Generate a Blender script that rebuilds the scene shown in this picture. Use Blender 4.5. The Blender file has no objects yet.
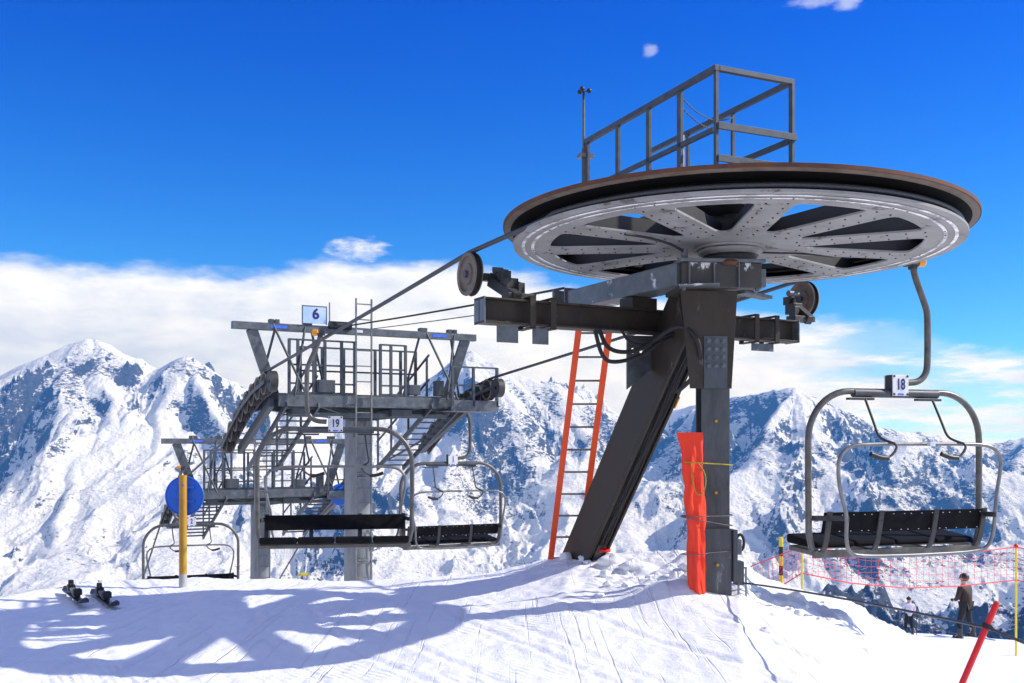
import bpy, math, random
import numpy as np
from mathutils import Vector, Matrix

random.seed(7)
rng = np.random.default_rng(11)
SC = bpy.context.scene
COL = SC.collection
R = math.radians

# ------------------------------------------------------------------ measures
HAZE = 9e-5
F, YH, EYE = 1010.0, 445.0, 1.6           # focal length in pixels, horizon row, eye height
CX, CY = 2.06, 9.52                       # axis of the bull wheel
A = R(28)                                 # heading of the ropeway (left of straight ahead)
CA, SA = math.cos(A), math.sin(A)

def W(u, v, z):                           # ropeway frame -> world
    return Vector((CX + u*CA - v*SA, CY + u*SA + v*CA, z))

def V(*a): return Vector(a)

# ------------------------------------------------------------------ numpy noise
def _lat(ix, iy, seed):
    n = (ix.astype(np.int64)*374761393 + iy.astype(np.int64)*668265263 + seed*1442695041) & 0xffffffff
    n = ((n ^ (n >> 13))*1274126177) & 0xffffffff
    n = (n ^ (n >> 16)) & 0xffffffff
    return n.astype(np.float64)/0xffffffff

def vnoise(x, y, seed=0):
    ix, iy = np.floor(x), np.floor(y)
    fx, fy = x-ix, y-iy
    fx = fx*fx*fx*(fx*(fx*6-15)+10); fy = fy*fy*fy*(fy*(fy*6-15)+10)
    a, b = _lat(ix, iy, seed), _lat(ix+1, iy, seed)
    c, d = _lat(ix, iy+1, seed), _lat(ix+1, iy+1, seed)
    return (a+(b-a)*fx)*(1-fy) + (c+(d-c)*fx)*fy       # 0..1

def fbm(x, y, oct=5, seed=0, gain=.5, lac=2.03):
    s, a, t = 0, 1, 0
    for k in range(oct):
        s = s + a*vnoise(x, y, seed+k*17); t += a
        x, y, a = x*lac*.8-y*lac*.6, x*lac*.6+y*lac*.8, a*gain
    return s/t

def ridged(x, y, oct=6, seed=0, gain=.52, lac=2.05):
    s, a, t, w = 0, 1, 0, 1
    for k in range(oct):
        n = 1-np.abs(2*vnoise(x, y, seed+k*31)-1); n = n*n
        s = s + a*n*w; t += a
        w = np.clip(n*1.6, 0, 1)
        x, y, a = x*lac*.8-y*lac*.6+3.1, x*lac*.6+y*lac*.8-1.7, a*gain
    return s/t

def sstep(a, b, x):
    t = np.clip((x-a)/(b-a), 0, 1); return t*t*(3-2*t)

# ------------------------------------------------------------------ materials
def new_mat(name):
    m = bpy.data.materials.new(name); m.use_nodes = True
    nt = m.node_tree
    return m, nt, nt.nodes['Principled BSDF']

def N(nt, kind, **kw):
    n = nt.nodes.new(kind)
    for k, v in kw.items():
        if k.startswith('i_'): n.inputs[k[2:].replace('_', ' ')].default_value = v
        else: setattr(n, k, v)
    return n

def ramp(nt, src, stops):
    r = N(nt, 'ShaderNodeValToRGB')
    els = r.color_ramp.elements
    while len(els) < len(stops): els.new(.5)
    for e, (p, c) in zip(els, stops):
        e.position = p; e.color = (*c, 1) if len(c) == 3 else c
    nt.links.new(src, r.inputs[0]); return r.outputs[0]

def g3(v): return (v, v, v)

def metal(name, c1, c2, scale=6, rough=.5, metallic=0., spot=None, spot_amt=.62, spot_scale=9, bump=.15, stretch=(1, 1, 1), spec=.5, zgrad=None):
    """two-tone weathered paint or zinc, with an optional spotted wear colour"""
    m, nt, p = new_mat(name)
    tc = N(nt, 'ShaderNodeTexCoord'); mp = N(nt, 'ShaderNodeMapping'); mp.inputs['Scale'].default_value = stretch
    nt.links.new(tc.outputs['Object'], mp.inputs[0])
    n1 = N(nt, 'ShaderNodeTexNoise', i_Scale=scale, i_Detail=7, i_Roughness=.65)
    nt.links.new(mp.outputs[0], n1.inputs['Vector'])
    col = ramp(nt, n1.outputs['Fac'], [(.3, c1), (.7, c2)])
    rr = ramp(nt, n1.outputs['Fac'], [(.25, g3(max(rough-.14, .05))), (.75, g3(min(rough+.14, 1)))])
    if spot:
        n2 = N(nt, 'ShaderNodeTexNoise', i_Scale=spot_scale, i_Detail=9, i_Roughness=.72)
        nt.links.new(mp.outputs[0], n2.inputs['Vector'])
        src = n2.outputs['Fac']
        if zgrad:
            sp_ = N(nt, 'ShaderNodeSeparateXYZ'); nt.links.new(tc.outputs['Object'], sp_.inputs[0])
            ma = N(nt, 'ShaderNodeMath', operation='MULTIPLY_ADD'); nt.links.new(sp_.outputs[2], ma.inputs[0]); ma.inputs[1].default_value = zgrad[1]; ma.inputs[2].default_value = -zgrad[0]*zgrad[1]
            ad = N(nt, 'ShaderNodeMath', operation='ADD'); nt.links.new(ma.outputs[0], ad.inputs[0]); nt.links.new(src, ad.inputs[1]); src = ad.outputs[0]
        f = ramp(nt, src, [(spot_amt, g3(0)), (spot_amt+.05, g3(1))])
        mx = N(nt, 'ShaderNodeMix', data_type='RGBA')
        nt.links.new(f, mx.inputs['Factor']); nt.links.new(col, mx.inputs[6]); mx.inputs[7].default_value = (*spot, 1)
        col = mx.outputs[2]
    nt.links.new(col, p.inputs['Base Color']); nt.links.new(rr, p.inputs['Roughness'])
    p.inputs['Metallic'].default_value = metallic
    p.inputs['Specular IOR Level'].default_value = spec
    b = N(nt, 'ShaderNodeBump', i_Strength=bump, i_Distance=.004)
    n3 = N(nt, 'ShaderNodeTexNoise', i_Scale=scale*9, i_Detail=4)
    nt.links.new(mp.outputs[0], n3.inputs['Vector'])
    nt.links.new(n3.outputs['Fac'], b.inputs['Height']); nt.links.new(b.outputs[0], p.inputs['Normal'])
    return m

M = {}
M['zinc'] = metal('galvanised_steel', (.06, .07, .08), (.155, .172, .186), 7, .5, .35, (.30, .33, .35), .63, 5)
M['zinc_dark'] = metal('dark_galvanised_steel', (.04, .047, .055), (.095, .107, .118), 6, .5, .3, (.045, .05, .055), .6, 4, stretch=(1, 1, .25))
M['zinc_col'] = metal('light_galvanised_column', (.13, .143, .152), (.29, .305, .312), 5, .5, .25, (.09, .10, .105), .58, 3, stretch=(1, 1, .3))
M['column'] = metal('column_steel', (.022, .0245, .026), (.095, .103, .108), 5, .45, .15, (.20, .215, .23), .60, 3.2, stretch=(1, 1, .3))
M['brown'] = metal('dark_brown_paint', (.026, .0205, .015), (.056, .044, .033), 4, .5, .0, (.115, .10, .085), .62, 9, stretch=(1, 1, .5), spec=.25)
M['peel'] = metal('peeling_head_paint', (.032, .029, .024), (.06, .056, .05), 5, .5, 0, (.74, .74, .72), .56, 7, stretch=(1, 1, .45), zgrad=(2.97, 1.3))
M['peel_zinc'] = metal('worn_arm_paint', (.085, .10, .112), (.17, .19, .205), 6, .5, .2, (.66, .67, .68), .605, 3.4)
M['wheel'] = metal('grey_wheel_paint', (.17, .166, .158), (.33, .325, .312), 1.7, .55, 0, (.10, .085, .07), .575, 4)
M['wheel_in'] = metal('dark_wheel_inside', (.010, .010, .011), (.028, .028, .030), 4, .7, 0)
M['rust'] = metal('rusty_rim', (.055, .022, .012), (.15, .055, .025), 9, .8, 0, (.05, .04, .035), .6, 14)
M['groove'] = metal('black_liner_and_groove_shade', (.003, .003, .003), (.007, .0065, .006), 12, .8, 0, spec=.1)  # black of the liner; on the cheeks it paints in the deep groove's shade
M['flange'] = metal('grey_brown_flange', (.095, .065, .042), (.20, .165, .13), 7, .65, 0, (.10, .045, .025), .63, 10)
M['sheave'] = metal('worn_sheave_rim', (.10, .075, .055), (.20, .165, .13), 9, .6, 0, (.06, .04, .03), .6, 14)
M['rubber'] = metal('black_rubber', (.008, .008, .009), (.025, .024, .024), 12, .75, 0)
M['cable'] = metal('steel_rope', (.035, .035, .038), (.09, .09, .095), 60, .5, .4)
M['rail'] = metal('railing_steel', (.035, .044, .055), (.085, .10, .116), 9, .55, .2, (.12, .055, .03), .70, 12)
M['chair'] = metal('chair_steel', (.065, .062, .056), (.16, .154, .142), 8, .42, .35, (.10, .06, .03), .64, 7)
M['chair_dark'] = metal('dark_chair_bracket', (.02, .02, .021), (.055, .055, .056), 8, .55, .1)
M['thin'] = metal('bare_tube', (.13, .13, .132), (.26, .26, .262), 8, .4, .5)
M['pad'] = metal('black_seat_vinyl', (.005, .005, .006), (.017, .017, .018), 10, .85, 0, (.30, .31, .33), .74, 16, spec=.08)
M['ladder'] = metal('orange_red_paint', (.88, .07, .01), (1.0, .115, .018), 5, .45, 0, (.40, .05, .02), .66, 12)
M['rung'] = metal('rung_steel', (.09, .085, .08), (.19, .18, .17), 9, .5, .3)
M['mat'] = metal('orange_padding_cloth', (.72, .022, .003), (.92, .05, .006), 4, .62, 0, (.55, .03, .008), .62, 5, bump=.5)
M['yrope'] = metal('yellow_cord', (.22, .17, .015), (.42, .34, .03), 30, .8)
M['twine'] = metal('grey_twine', (.10, .06, .06), (.2, .15, .15), 30, .8)
M['yellow'] = metal('worn_yellow_paint', (.36, .18, .012), (.58, .32, .025), 4, .6, 0, (.30, .16, .02), .58, 9, stretch=(1, 1, .4))
M['yellow_clean'] = metal('yellow_pole', (.72, .55, .02), (.85, .68, .04), 5, .5)
M['black'] = metal('matt_black', (.008, .008, .009), (.018, .018, .02), 9, .5)
M['blue'] = metal('blue_sign_back', (.003, .10, .52), (.006, .14, .68), 3, .45, 0)
M['bluepan'] = metal('pale_blue_sign', (.22, .40, .80), (.66, .76, .92), 2.2, .4, 0)
M['navy'] = metal('navy_lettering', (.006, .01, .11), (.01, .015, .15), 6, .5)
M['bright_blue'] = metal('bright_blue_mark', (.03, .12, .7), (.05, .16, .8), 6, .5)
M['white'] = metal('white_plate', (.55, .56, .58), (.80, .81, .82), 12, .4, 0, (.40, .41, .43), .66, 20)
M['orange'] = metal('amber_cap', (.75, .28, .01), (.85, .36, .02), 8, .35)
M['red'] = metal('red_pole', (.66, .008, .012), (.80, .02, .02), 5, .4)
M['net'] = metal('red_net_cord', (.75, .03, .03), (.85, .06, .05), 30, .7)
M['greyp'] = metal('pale_base_tube', (.30, .30, .29), (.48, .48, .46), 6, .6)
M['wood'] = metal('pale_wood_post', (.35, .31, .26), (.62, .60, .57), 9, .6, 0, (.30, .12, .05), .62, 8)
M['jacket'] = metal('brown_ski_jacket', (.022, .012, .009), (.05, .03, .022), 9, .75)
M['trousers'] = metal('black_ski_trousers', (.006, .006, .007), (.016, .016, .018), 9, .75)
M['lilac'] = metal('white_lilac_jacket', (.62, .56, .68), (.80, .76, .84), 9, .7)
M['skin'] = metal('skin', (.50, .28, .20), (.58, .34, .25), 9, .5)
M['boot'] = metal('ski_boot', (.012, .012, .014), (.05, .05, .055), 7, .35)
M['helmet'] = metal('dark_helmet', (.015, .010, .010), (.03, .02, .02), 7, .35)
M['skitop'] = metal('ski_topsheet', (.010, .010, .012), (.045, .045, .05), 5, .3)
M['tipmark'] = metal('ski_tip_mark', (.25, .25, .26), (.4, .4, .41), 5, .35)

# ------------------------------------------------------------------ mesh kit
class MB:
    def __init__(s): s.v = []; s.f = []; s.mi = []; s.sm = []
    def add(s, vs, fs, mi=0, smooth=False):
        o = len(s.v); s.v += [tuple(x) for x in vs]
        for f in fs:
            s.f.append([o+i for i in f]); s.mi.append(mi); s.sm.append(smooth)
        return s
    def hexa(s, c8, mi=0):
        return s.add(c8, [(0, 3, 2, 1), (4, 5, 6, 7), (0, 1, 5, 4), (1, 2, 6, 5), (2, 3, 7, 6), (3, 0, 4, 7)], mi)
    def box(s, c, size, rz=0, mi=0):
        c = Vector(c); hx, hy, hz = [k/2 for k in size]; cr, sr = math.cos(rz), math.sin(rz)
        pts = []
        for z in (-hz, hz):
            for x, y in ((-hx, -hy), (hx, -hy), (hx, hy), (-hx, hy)):
                pts.append((c.x+x*cr-y*sr, c.y+x*sr+y*cr, c.z+z))
        return s.hexa(pts, mi)
    def beam(s, p0, p1, w, h, up=(0, 0, 1), mi=0):
        p0, p1 = Vector(p0), Vector(p1); d = (p1-p0).normalized(); up = Vector(up)
        sd = d.cross(up)
        if sd.length < 1e-4: sd = d.cross(Vector((0, 1, 0)))
        sd.normalize(); u2 = sd.cross(d).normalized()
        pts = []
        for p in (p0, p1):
            for a, b in ((-1, -1), (1, -1), (1, 1), (-1, 1)): pts.append(p+sd*(a*w/2)+u2*(b*h/2))
        return s.hexa(pts, mi)
    def prism(s, outline, o, ax, ay, depth_vec, mi=0):
        o, ax, ay, dv = Vector(o), Vector(ax), Vector(ay), Vector(depth_vec)
        n = len(outline)
        a = [o+ax*x+ay*y for x, y in outline]; b = [p+dv for p in a]
        fs = [tuple(range(n-1, -1, -1)), tuple(range(n, 2*n))] + [(i, (i+1) % n, n+(i+1) % n, n+i) for i in range(n)]
        return s.add(a+b, fs, mi)
    def ibeam(s, p0, p1, b, h, tf, tw, up=(0, 0, 1), mi=0):
        p0, p1 = Vector(p0), Vector(p1); d = (p1-p0); dn = d.normalized()
        sd = dn.cross(Vector(up)).normalized(); u2 = sd.cross(dn).normalized()
        B, H, t = b/2, h/2, tw/2
        o = [(-B, -H), (B, -H), (B, -H+tf), (t, -H+tf), (t, H-tf), (B, H-tf), (B, H), (-B, H), (-B, H-tf), (-t, H-tf), (-t, -H+tf), (-B, -H+tf)]
        return s.prism(o, p0, sd, u2, d, mi)
    def tube(s, pts, r, n=10, mi=0, closed=False, caps=True, smooth=True):
        P = [Vector(p) for p in pts]; m = len(P)
        T = []
        for i in range(m):
            if closed: t = P[(i+1) % m]-P[i-1]
            else: t = P[min(i+1, m-1)]-P[max(i-1, 0)]
            T.append(t.normalized())
        nrm = T[0].orthogonal().normalized(); rings = []
        for i in range(m):
            if i: nrm = (nrm-T[i]*nrm.dot(T[i])).normalized()
            bn = T[i].cross(nrm)
            rr = r[i] if isinstance(r, (list, tuple)) else r
            rings.append([P[i]+(nrm*math.cos(2*math.pi*k/n)+bn*math.sin(2*math.pi*k/n))*rr for k in range(n)])
        vs = [p for g in rings for p in g]; fs = []
        for i in range(m if closed else m-1):
            j = (i+1) % m
            for k in range(n): fs.append((i*n+k, i*n+(k+1) % n, j*n+(k+1) % n, j*n+k))
        s.add(vs, fs, mi, smooth)
        if caps and not closed:
            s.add(rings[0], [tuple(range(n-1, -1, -1))], mi); s.add(rings[-1], [tuple(range(n))], mi)
        return s
    def lathe(s, prof, o=(0, 0, 0), axis=(0, 0, 1), n=32, mi=0, closed=False, smooth=True, mis=None):
        o = Vector(o); ax = Vector(axis).normalized(); x = ax.orthogonal().normalized()
        if abs(ax.z) > .99: x = Vector((1, 0, 0))
        y = ax.cross(x); m = len(prof)
        vs = [o+x*(r*math.cos(2*math.pi*k/n))+y*(r*math.sin(2*math.pi*k/n))+ax*z for r, z in prof for k in range(n)]
        for i in range(m if closed else m-1):
            j = (i+1) % m
            fs = [(i*n+k, i*n+(k+1) % n, j*n+(k+1) % n, j*n+k) for k in range(n)]
            # separate ring vertices for every band keep the profile's corners crisp
            a = vs[i*n:(i+1)*n]+vs[j*n:(j+1)*n]
            s.add(a, [(k, (k+1) % n, n+(k+1) % n, n+k) for k in range(n)], mis[i] if mis else mi, smooth)
        return s
    def disc(s, c, r, axis, t, n=24, mi=0):
        return s.lathe([(0.0005, -t/2), (r, -t/2), (r, t/2), (0.0005, t/2)], c, axis, n, mi)
    def ball(s, c, r, n=12, mi=0, sc=(1, 1, 1)):
        m = n//2; vs = []; fs = []
        c = Vector(c)
        for i in range(m+1):
            th = math.pi*i/m
            for k in range(n):
                ph = 2*math.pi*k/n
                vs.append(c+Vector((math.sin(th)*math.cos(ph)*r*sc[0], math.sin(th)*math.sin(ph)*r*sc[1], math.cos(th)*r*sc[2])))
        for i in range(m):
            for k in range(n): fs.append((i*n+k, (i+1)*n+k, (i+1)*n+(k+1) % n, i*n+(k+1) % n))
        return s.add(vs, fs, mi, True)
    def build(s, name, mats, parent=None, off=(0, 0, 0), bevel=0):
        me = bpy.data.meshes.new(name)
        off = Vector(off)
        me.from_pydata([tuple(Vector(v)-off) for v in s.v], [], s.f)
        if not isinstance(mats, (list, tuple)): mats = [mats]
        for m in mats: me.materials.append(M[m] if isinstance(m, str) else m)
        me.polygons.foreach_set('material_index', s.mi)
        me.polygons.foreach_set('use_smooth', s.sm)
        me.update()
        o = bpy.data.objects.new(name, me); COL.objects.link(o)
        if parent: o.parent = parent
        if bevel:
            b = o.modifiers.new('edge', 'BEVEL'); b.width = bevel; b.segments = 2; b.limit_method = 'ANGLE'; b.angle_limit = R(40)
        return o

def tag(o, label=None, cat=None, group=None, kind=None):
    if label: o['label'] = label
    if cat: o['category'] = cat
    if group: o['group'] = group
    if kind: o['kind'] = kind
    return o

def thing(name, label, cat, loc=(0, 0, 0), rz=0, group=None):
    o = bpy.data.objects.new(name, None); COL.objects.link(o)
    o.empty_display_size = .1
    o.location = loc; o.rotation_euler = (0, 0, rz)
    return tag(o, label, cat, group)

def copy_tree(o, parent=None):
    c = o.copy(); COL.objects.link(c)
    if parent: c.parent = parent
    for ch in list(o.children): copy_tree(ch, c)
    return c

def text_mesh(name, txt, size, mat, parent, loc, rot, bold=.012, xs=1):
    cu = bpy.data.curves.new(name, 'FONT'); cu.body = txt; cu.size = size
    cu.align_x = 'CENTER'; cu.align_y = 'CENTER'; cu.extrude = .0015; cu.offset = bold*size
    t = bpy.data.objects.new(name, cu); COL.objects.link(t)
    dg = bpy.context.evaluated_depsgraph_get()
    me = bpy.data.meshes.new_from_object(t.evaluated_get(dg))
    bpy.data.objects.remove(t)
    me.materials.clear(); me.materials.append(M[mat])
    o = bpy.data.objects.new(name, me); COL.objects.link(o)
    o.parent = parent; o.location = loc; o.rotation_euler = rot; o.scale = (xs, 1, 1)
    return o

def arc_pts(c, r, a0, a1, n, ex, ez):
    c, ex, ez = Vector(c), Vector(ex), Vector(ez)
    return [c+ex*(r*math.cos(a0+(a1-a0)*i/n))+ez*(r*math.sin(a0+(a1-a0)*i/n)) for i in range(n+1)]

def smooth_path(P, it=2):
    P = [Vector(p) for p in P]
    for _ in range(it):
        Q = [P[0]]
        for a, b in zip(P[:-1], P[1:]): Q += [a*.75+b*.25, a*.25+b*.75]
        Q.append(P[-1]); P = Q
    return P

# ------------------------------------------------------------------ terrain heights
_px = [-400, 0, 40, 85, 140, 202, 249, 300, 354, 432, 500, 540, 565, 600, 640, 690, 742, 758, 793, 847, 864, 900, 909, 960, 1024, 1200, 1500]
_py = [628, 600, 592, 585, 579, 577, 580, 581, 583, 578, 570, 561, 553, 553, 551, 553, 562, 577, 590, 599, 611, 628, 634, 637, 642, 650, 660]
_yc = [9.5, 10.3, 11, 11.5, 12, 12, 12, 12, 12, 12, 12.2, 12.3, 12.3, 12.2, 12, 11.3, 10.6, 10.8, 11.2, 12.5, 14, 26, 29.6, 29.6, 29.5, 29.5, 29.5]
_a = (np.array(_px)-512)/F
_zc = EYE-(np.array(_py)-YH)/F*np.array(_yc)
def hill(X, Y, detail=True):
    X = np.asarray(X, float); Y = np.asarray(Y, float)
    a = np.clip(X/np.maximum(Y, 3.2), -.9, .98)
    zc = np.interp(a, _a, _zc); yc = np.interp(a, _a, _yc)
    p = np.interp(a, [-.2, .0, .2, .28, .36, .42], [2, 2.2, 2.6, 2.0, 1.3, 1.0])
    t = np.clip((Y-4)/(yc-4), 0, 1)
    z = zc*t**p
    d = np.maximum(Y-yc, 0)
    z = z-.46*(np.sqrt(d*d+.5)-math.sqrt(.5))
    if detail:
        near = 1-sstep(25, 40, Y)
        z = z+(fbm(X*.55+5, Y*.55, 3, 3)-.5)*.10*sstep(5, 8, Y)*near
        z = z+(fbm(X*2.1, Y*2.1+9, 4, 5)-.5)*.035*near
        # broken, shovelled snow round the two feet of the station and down the right bank
        m = np.exp(-(((X-1.75)/1.15)**2+((Y-10.7)/1.0)**2)) + .9*np.exp(-(((X-2.9)/.9)**2+((Y-10.2)/.9)**2)) + .55*np.exp(-(((X-4.4)/1.6)**2+((Y-11.6)/1.8)**2)) + .45*np.exp(-(((X-.9)/.7)**2+((Y-12)/.8)**2))
        m = np.clip(m, 0, 1)
        ch = fbm(X*7, Y*7, 4, 21)
        z = z+m*((ch-.45)*.13+np.maximum(vnoise(X*3.2, Y*3.2, 77)-.62, 0)*.14)
        z = z+.17*np.exp(-(((X-1.5)/.36)**2+((Y-9.45)/.45)**2))
        # soft ski tracks fanning across the slope in front
        w = X*.93+Y*.37+.15*np.sin(Y*.9)
        for k, (c, wd, dp) in enumerate(((2.0, .04, .018), (2.3, .04, .016), (3.0, .04, .02), (3.4, .05, .016), (4.2, .045, .02), (1.4, .04, .014), (.6, .04, .012), (4.9, .05, .016), (.1, .04, .012))):
            q = w-c-.10*np.sin(X*.7+k)
            dp = dp*.6; z = z-dp*np.exp(-(q/wd)**2)*sstep(5, 6, Y)*(1-sstep(9.5, 11, Y))+.5*dp*np.exp(-((np.abs(q)-wd*1.8)/(wd*.8))**2)*sstep(5, 6, Y)*(1-sstep(9.5, 11, Y))
        z = z+.012*(vnoise(X*14, Y*5, 55)-.5)*near
    return z

def axis_coords(parts):
    out = []
    for a, b, st in parts: out += list(np.arange(a, b-1e-6, st))
    out.append(parts[-1][1]); return np.array(out)

def grid_mesh(name, X, Y, Z, mat):
    nr, nc = X.shape
    co = np.stack([X, Y, Z], -1).reshape(-1, 3).astype(np.float32)
    idx = np.arange(nr*nc).reshape(nr, nc)
    q = np.stack([idx[:-1, :-1], idx[:-1, 1:], idx[1:, 1:], idx[1:, :-1]], -1).reshape(-1, 4).astype(np.int32)
    me = bpy.data.meshes.new(name)
    me.vertices.add(len(co)); me.vertices.foreach_set('co', co.ravel())
    me.loops.add(q.size); me.loops.foreach_set('vertex_index', q.ravel())
    me.polygons.add(len(q)); me.polygons.foreach_set('loop_start', np.arange(0, q.size, 4, dtype=np.int32))
    me.polygons.foreach_set('loop_total', np.full(len(q), 4, np.int32))
    me.polygons.foreach_set('use_smooth', np.ones(len(q), bool))
    me.update(calc_edges=True); me.validate()
    me.materials.append(mat)
    o = bpy.data.objects.new(name, me); COL.objects.link(o)
    return o

def hz(x, y): return float(hill(np.array([x]), np.array([y]))[0])

# ------------------------------------------------------------------ snow of the summit
def snow_mat():
    m, nt, p = new_mat('packed_snow')
    L = nt.links
    tc = N(nt, 'ShaderNodeTexCoord')
    n1 = N(nt, 'ShaderNodeTexNoise', i_Scale=3, i_Detail=8, i_Roughness=.7)
    L.new(tc.outputs['Object'], n1.inputs['Vector'])
    L.new(ramp(nt, n1.outputs['Fac'], [(.3, (.83, .835, .85)), (.7, (.91, .912, .918))]), p.inputs['Base Color'])
    p.inputs['Roughness'].default_value = .62; p.inputs['Specular IOR Level'].default_value = .3
    # grains, crumbs and the comb marks of the groomer in broad patches
    g = N(nt, 'ShaderNodeTexNoise', i_Scale=70, i_Detail=5, i_Roughness=.7); L.new(tc.outputs['Object'], g.inputs['Vector'])
    cr = N(nt, 'ShaderNodeTexNoise', i_Scale=14, i_Detail=6, i_Roughness=.65); L.new(tc.outputs['Object'], cr.inputs['Vector'])
    mp = N(nt, 'ShaderNodeMapping'); mp.inputs['Rotation'].default_value = (0, 0, R(-32)); L.new(tc.outputs['Object'], mp.inputs[0])
    wv = N(nt, 'ShaderNodeTexWave', i_Scale=5.2, i_Distortion=.6, i_Detail=1.5); wv.inputs['Detail Scale'].default_value = .6
    L.new(mp.outputs[0], wv.inputs['Vector'])
    pm = N(nt, 'ShaderNodeTexNoise', i_Scale=.55, i_Detail=2); L.new(tc.outputs['Object'], pm.inputs['Vector'])
    msk = ramp(nt, pm.outputs['Fac'], [(.54, g3(0)), (.62, g3(1))])
    mul = N(nt, 'ShaderNodeMath', operation='MULTIPLY'); L.new(wv.outputs['Fac'], mul.inputs[0]); L.new(msk, mul.inputs[1])
    b1 = N(nt, 'ShaderNodeBump', i_Strength=.6, i_Distance=.010); L.new(g.outputs['Fac'], b1.inputs['Height'])
    b2 = N(nt, 'ShaderNodeBump', i_Strength=.5, i_Distance=.035); L.new(cr.outputs['Fac'], b2.inputs['Height']); L.new(b1.outputs[0], b2.inputs['Normal'])
    b3 = N(nt, 'ShaderNodeBump', i_Strength=.32, i_Distance=.014); L.new(mul.outputs[0], b3.inputs['Height']); L.new(b2.outputs[0], b3.inputs['Normal'])
    ms = N(nt, 'ShaderNodeMapping'); ms.inputs['Rotation'].default_value = (0, 0, R(-22)); ms.inputs['Scale'].default_value = (17, .30, 1); L.new(tc.outputs['Object'], ms.inputs[0])
    st = N(nt, 'ShaderNodeTexNoise', i_Scale=1.0, i_Detail=3, i_Roughness=.6, i_Distortion=.4); L.new(ms.outputs[0], st.inputs['Vector'])
    sv = ramp(nt, st.outputs['Fac'], [(.30, g3(0)), (.40, g3(1))])
    b4 = N(nt, 'ShaderNodeBump', i_Strength=.7, i_Distance=.016); L.new(sv, b4.inputs['Height']); L.new(b3.outputs[0], b4.inputs['Normal'])
    L.new(b4.outputs[0], p.inputs['Normal'])
    return m

xs = axis_coords([(-120, -40, 8), (-40, -10, 1.2), (-10, -7.5, .12), (-7.5, 7.5, .03), (7.5, 14, .12), (14, 40, 1.2), (40, 120, 8)])
ys = axis_coords([(-60, -4, 4), (-4, 4, .4), (4, 6, .06), (6, 13, .026), (13, 30, .14), (30, 60, 1), (60, 400, 14)])
X, Y = np.meshgrid(xs, ys)
tag(grid_mesh('snow_slope', X, Y, hill(X, Y), snow_mat()), kind='structure')

# loose clods of snow round the station's feet
bm = MB()
def clod(x, y, r, dz=0):
    n = 14; c = V(x, y, hz(x, y)+r*.22+dz); o = len(bm.v)
    m = MB().ball((0, 0, 0), r, n)
    seed = random.random()*90
    vs = []
    for v in m.v:
        q = Vector(v); k = 1+.26*math.sin(q.x*31/r*.16+seed)*math.cos(q.y*27/r*.15+seed*2)+.13*math.sin(q.z*22/r*.2+seed*3)
        vs.append(c+Vector((q.x*1.15, q.y, q.z*.8))*k)
    bm.add(vs, m.f, 0, True)
for i in range(46):
    k = i % 4
    if k == 0: x, y, s = random.gauss(1.55, .42), random.gauss(10.3, .35), .06
    elif k == 1: x, y, s = random.gauss(2.55, .45), random.gauss(9.5, .4), .05
    elif k == 2: x, y, s = random.gauss(3.6, .8), random.gauss(10.3, .8), .055
    else: x, y, s = random.gauss(.95, .35), random.gauss(11.6, .4), .07
    clod(x, y, s*random.uniform(.2, .95))
for x, y, r in ((1.33, 11.0, .13), (1.12, 11.4, .12), (1.66, 9.55, .06), (1.55, 9.65, .05), (1.85, 10.5, .10)): clod(x, y, r)
tag(bm.build('snow_clods', snow_mat()), kind='stuff', label='broken clods of shovelled snow around the feet of the lift terminal', cat='snow')

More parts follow.
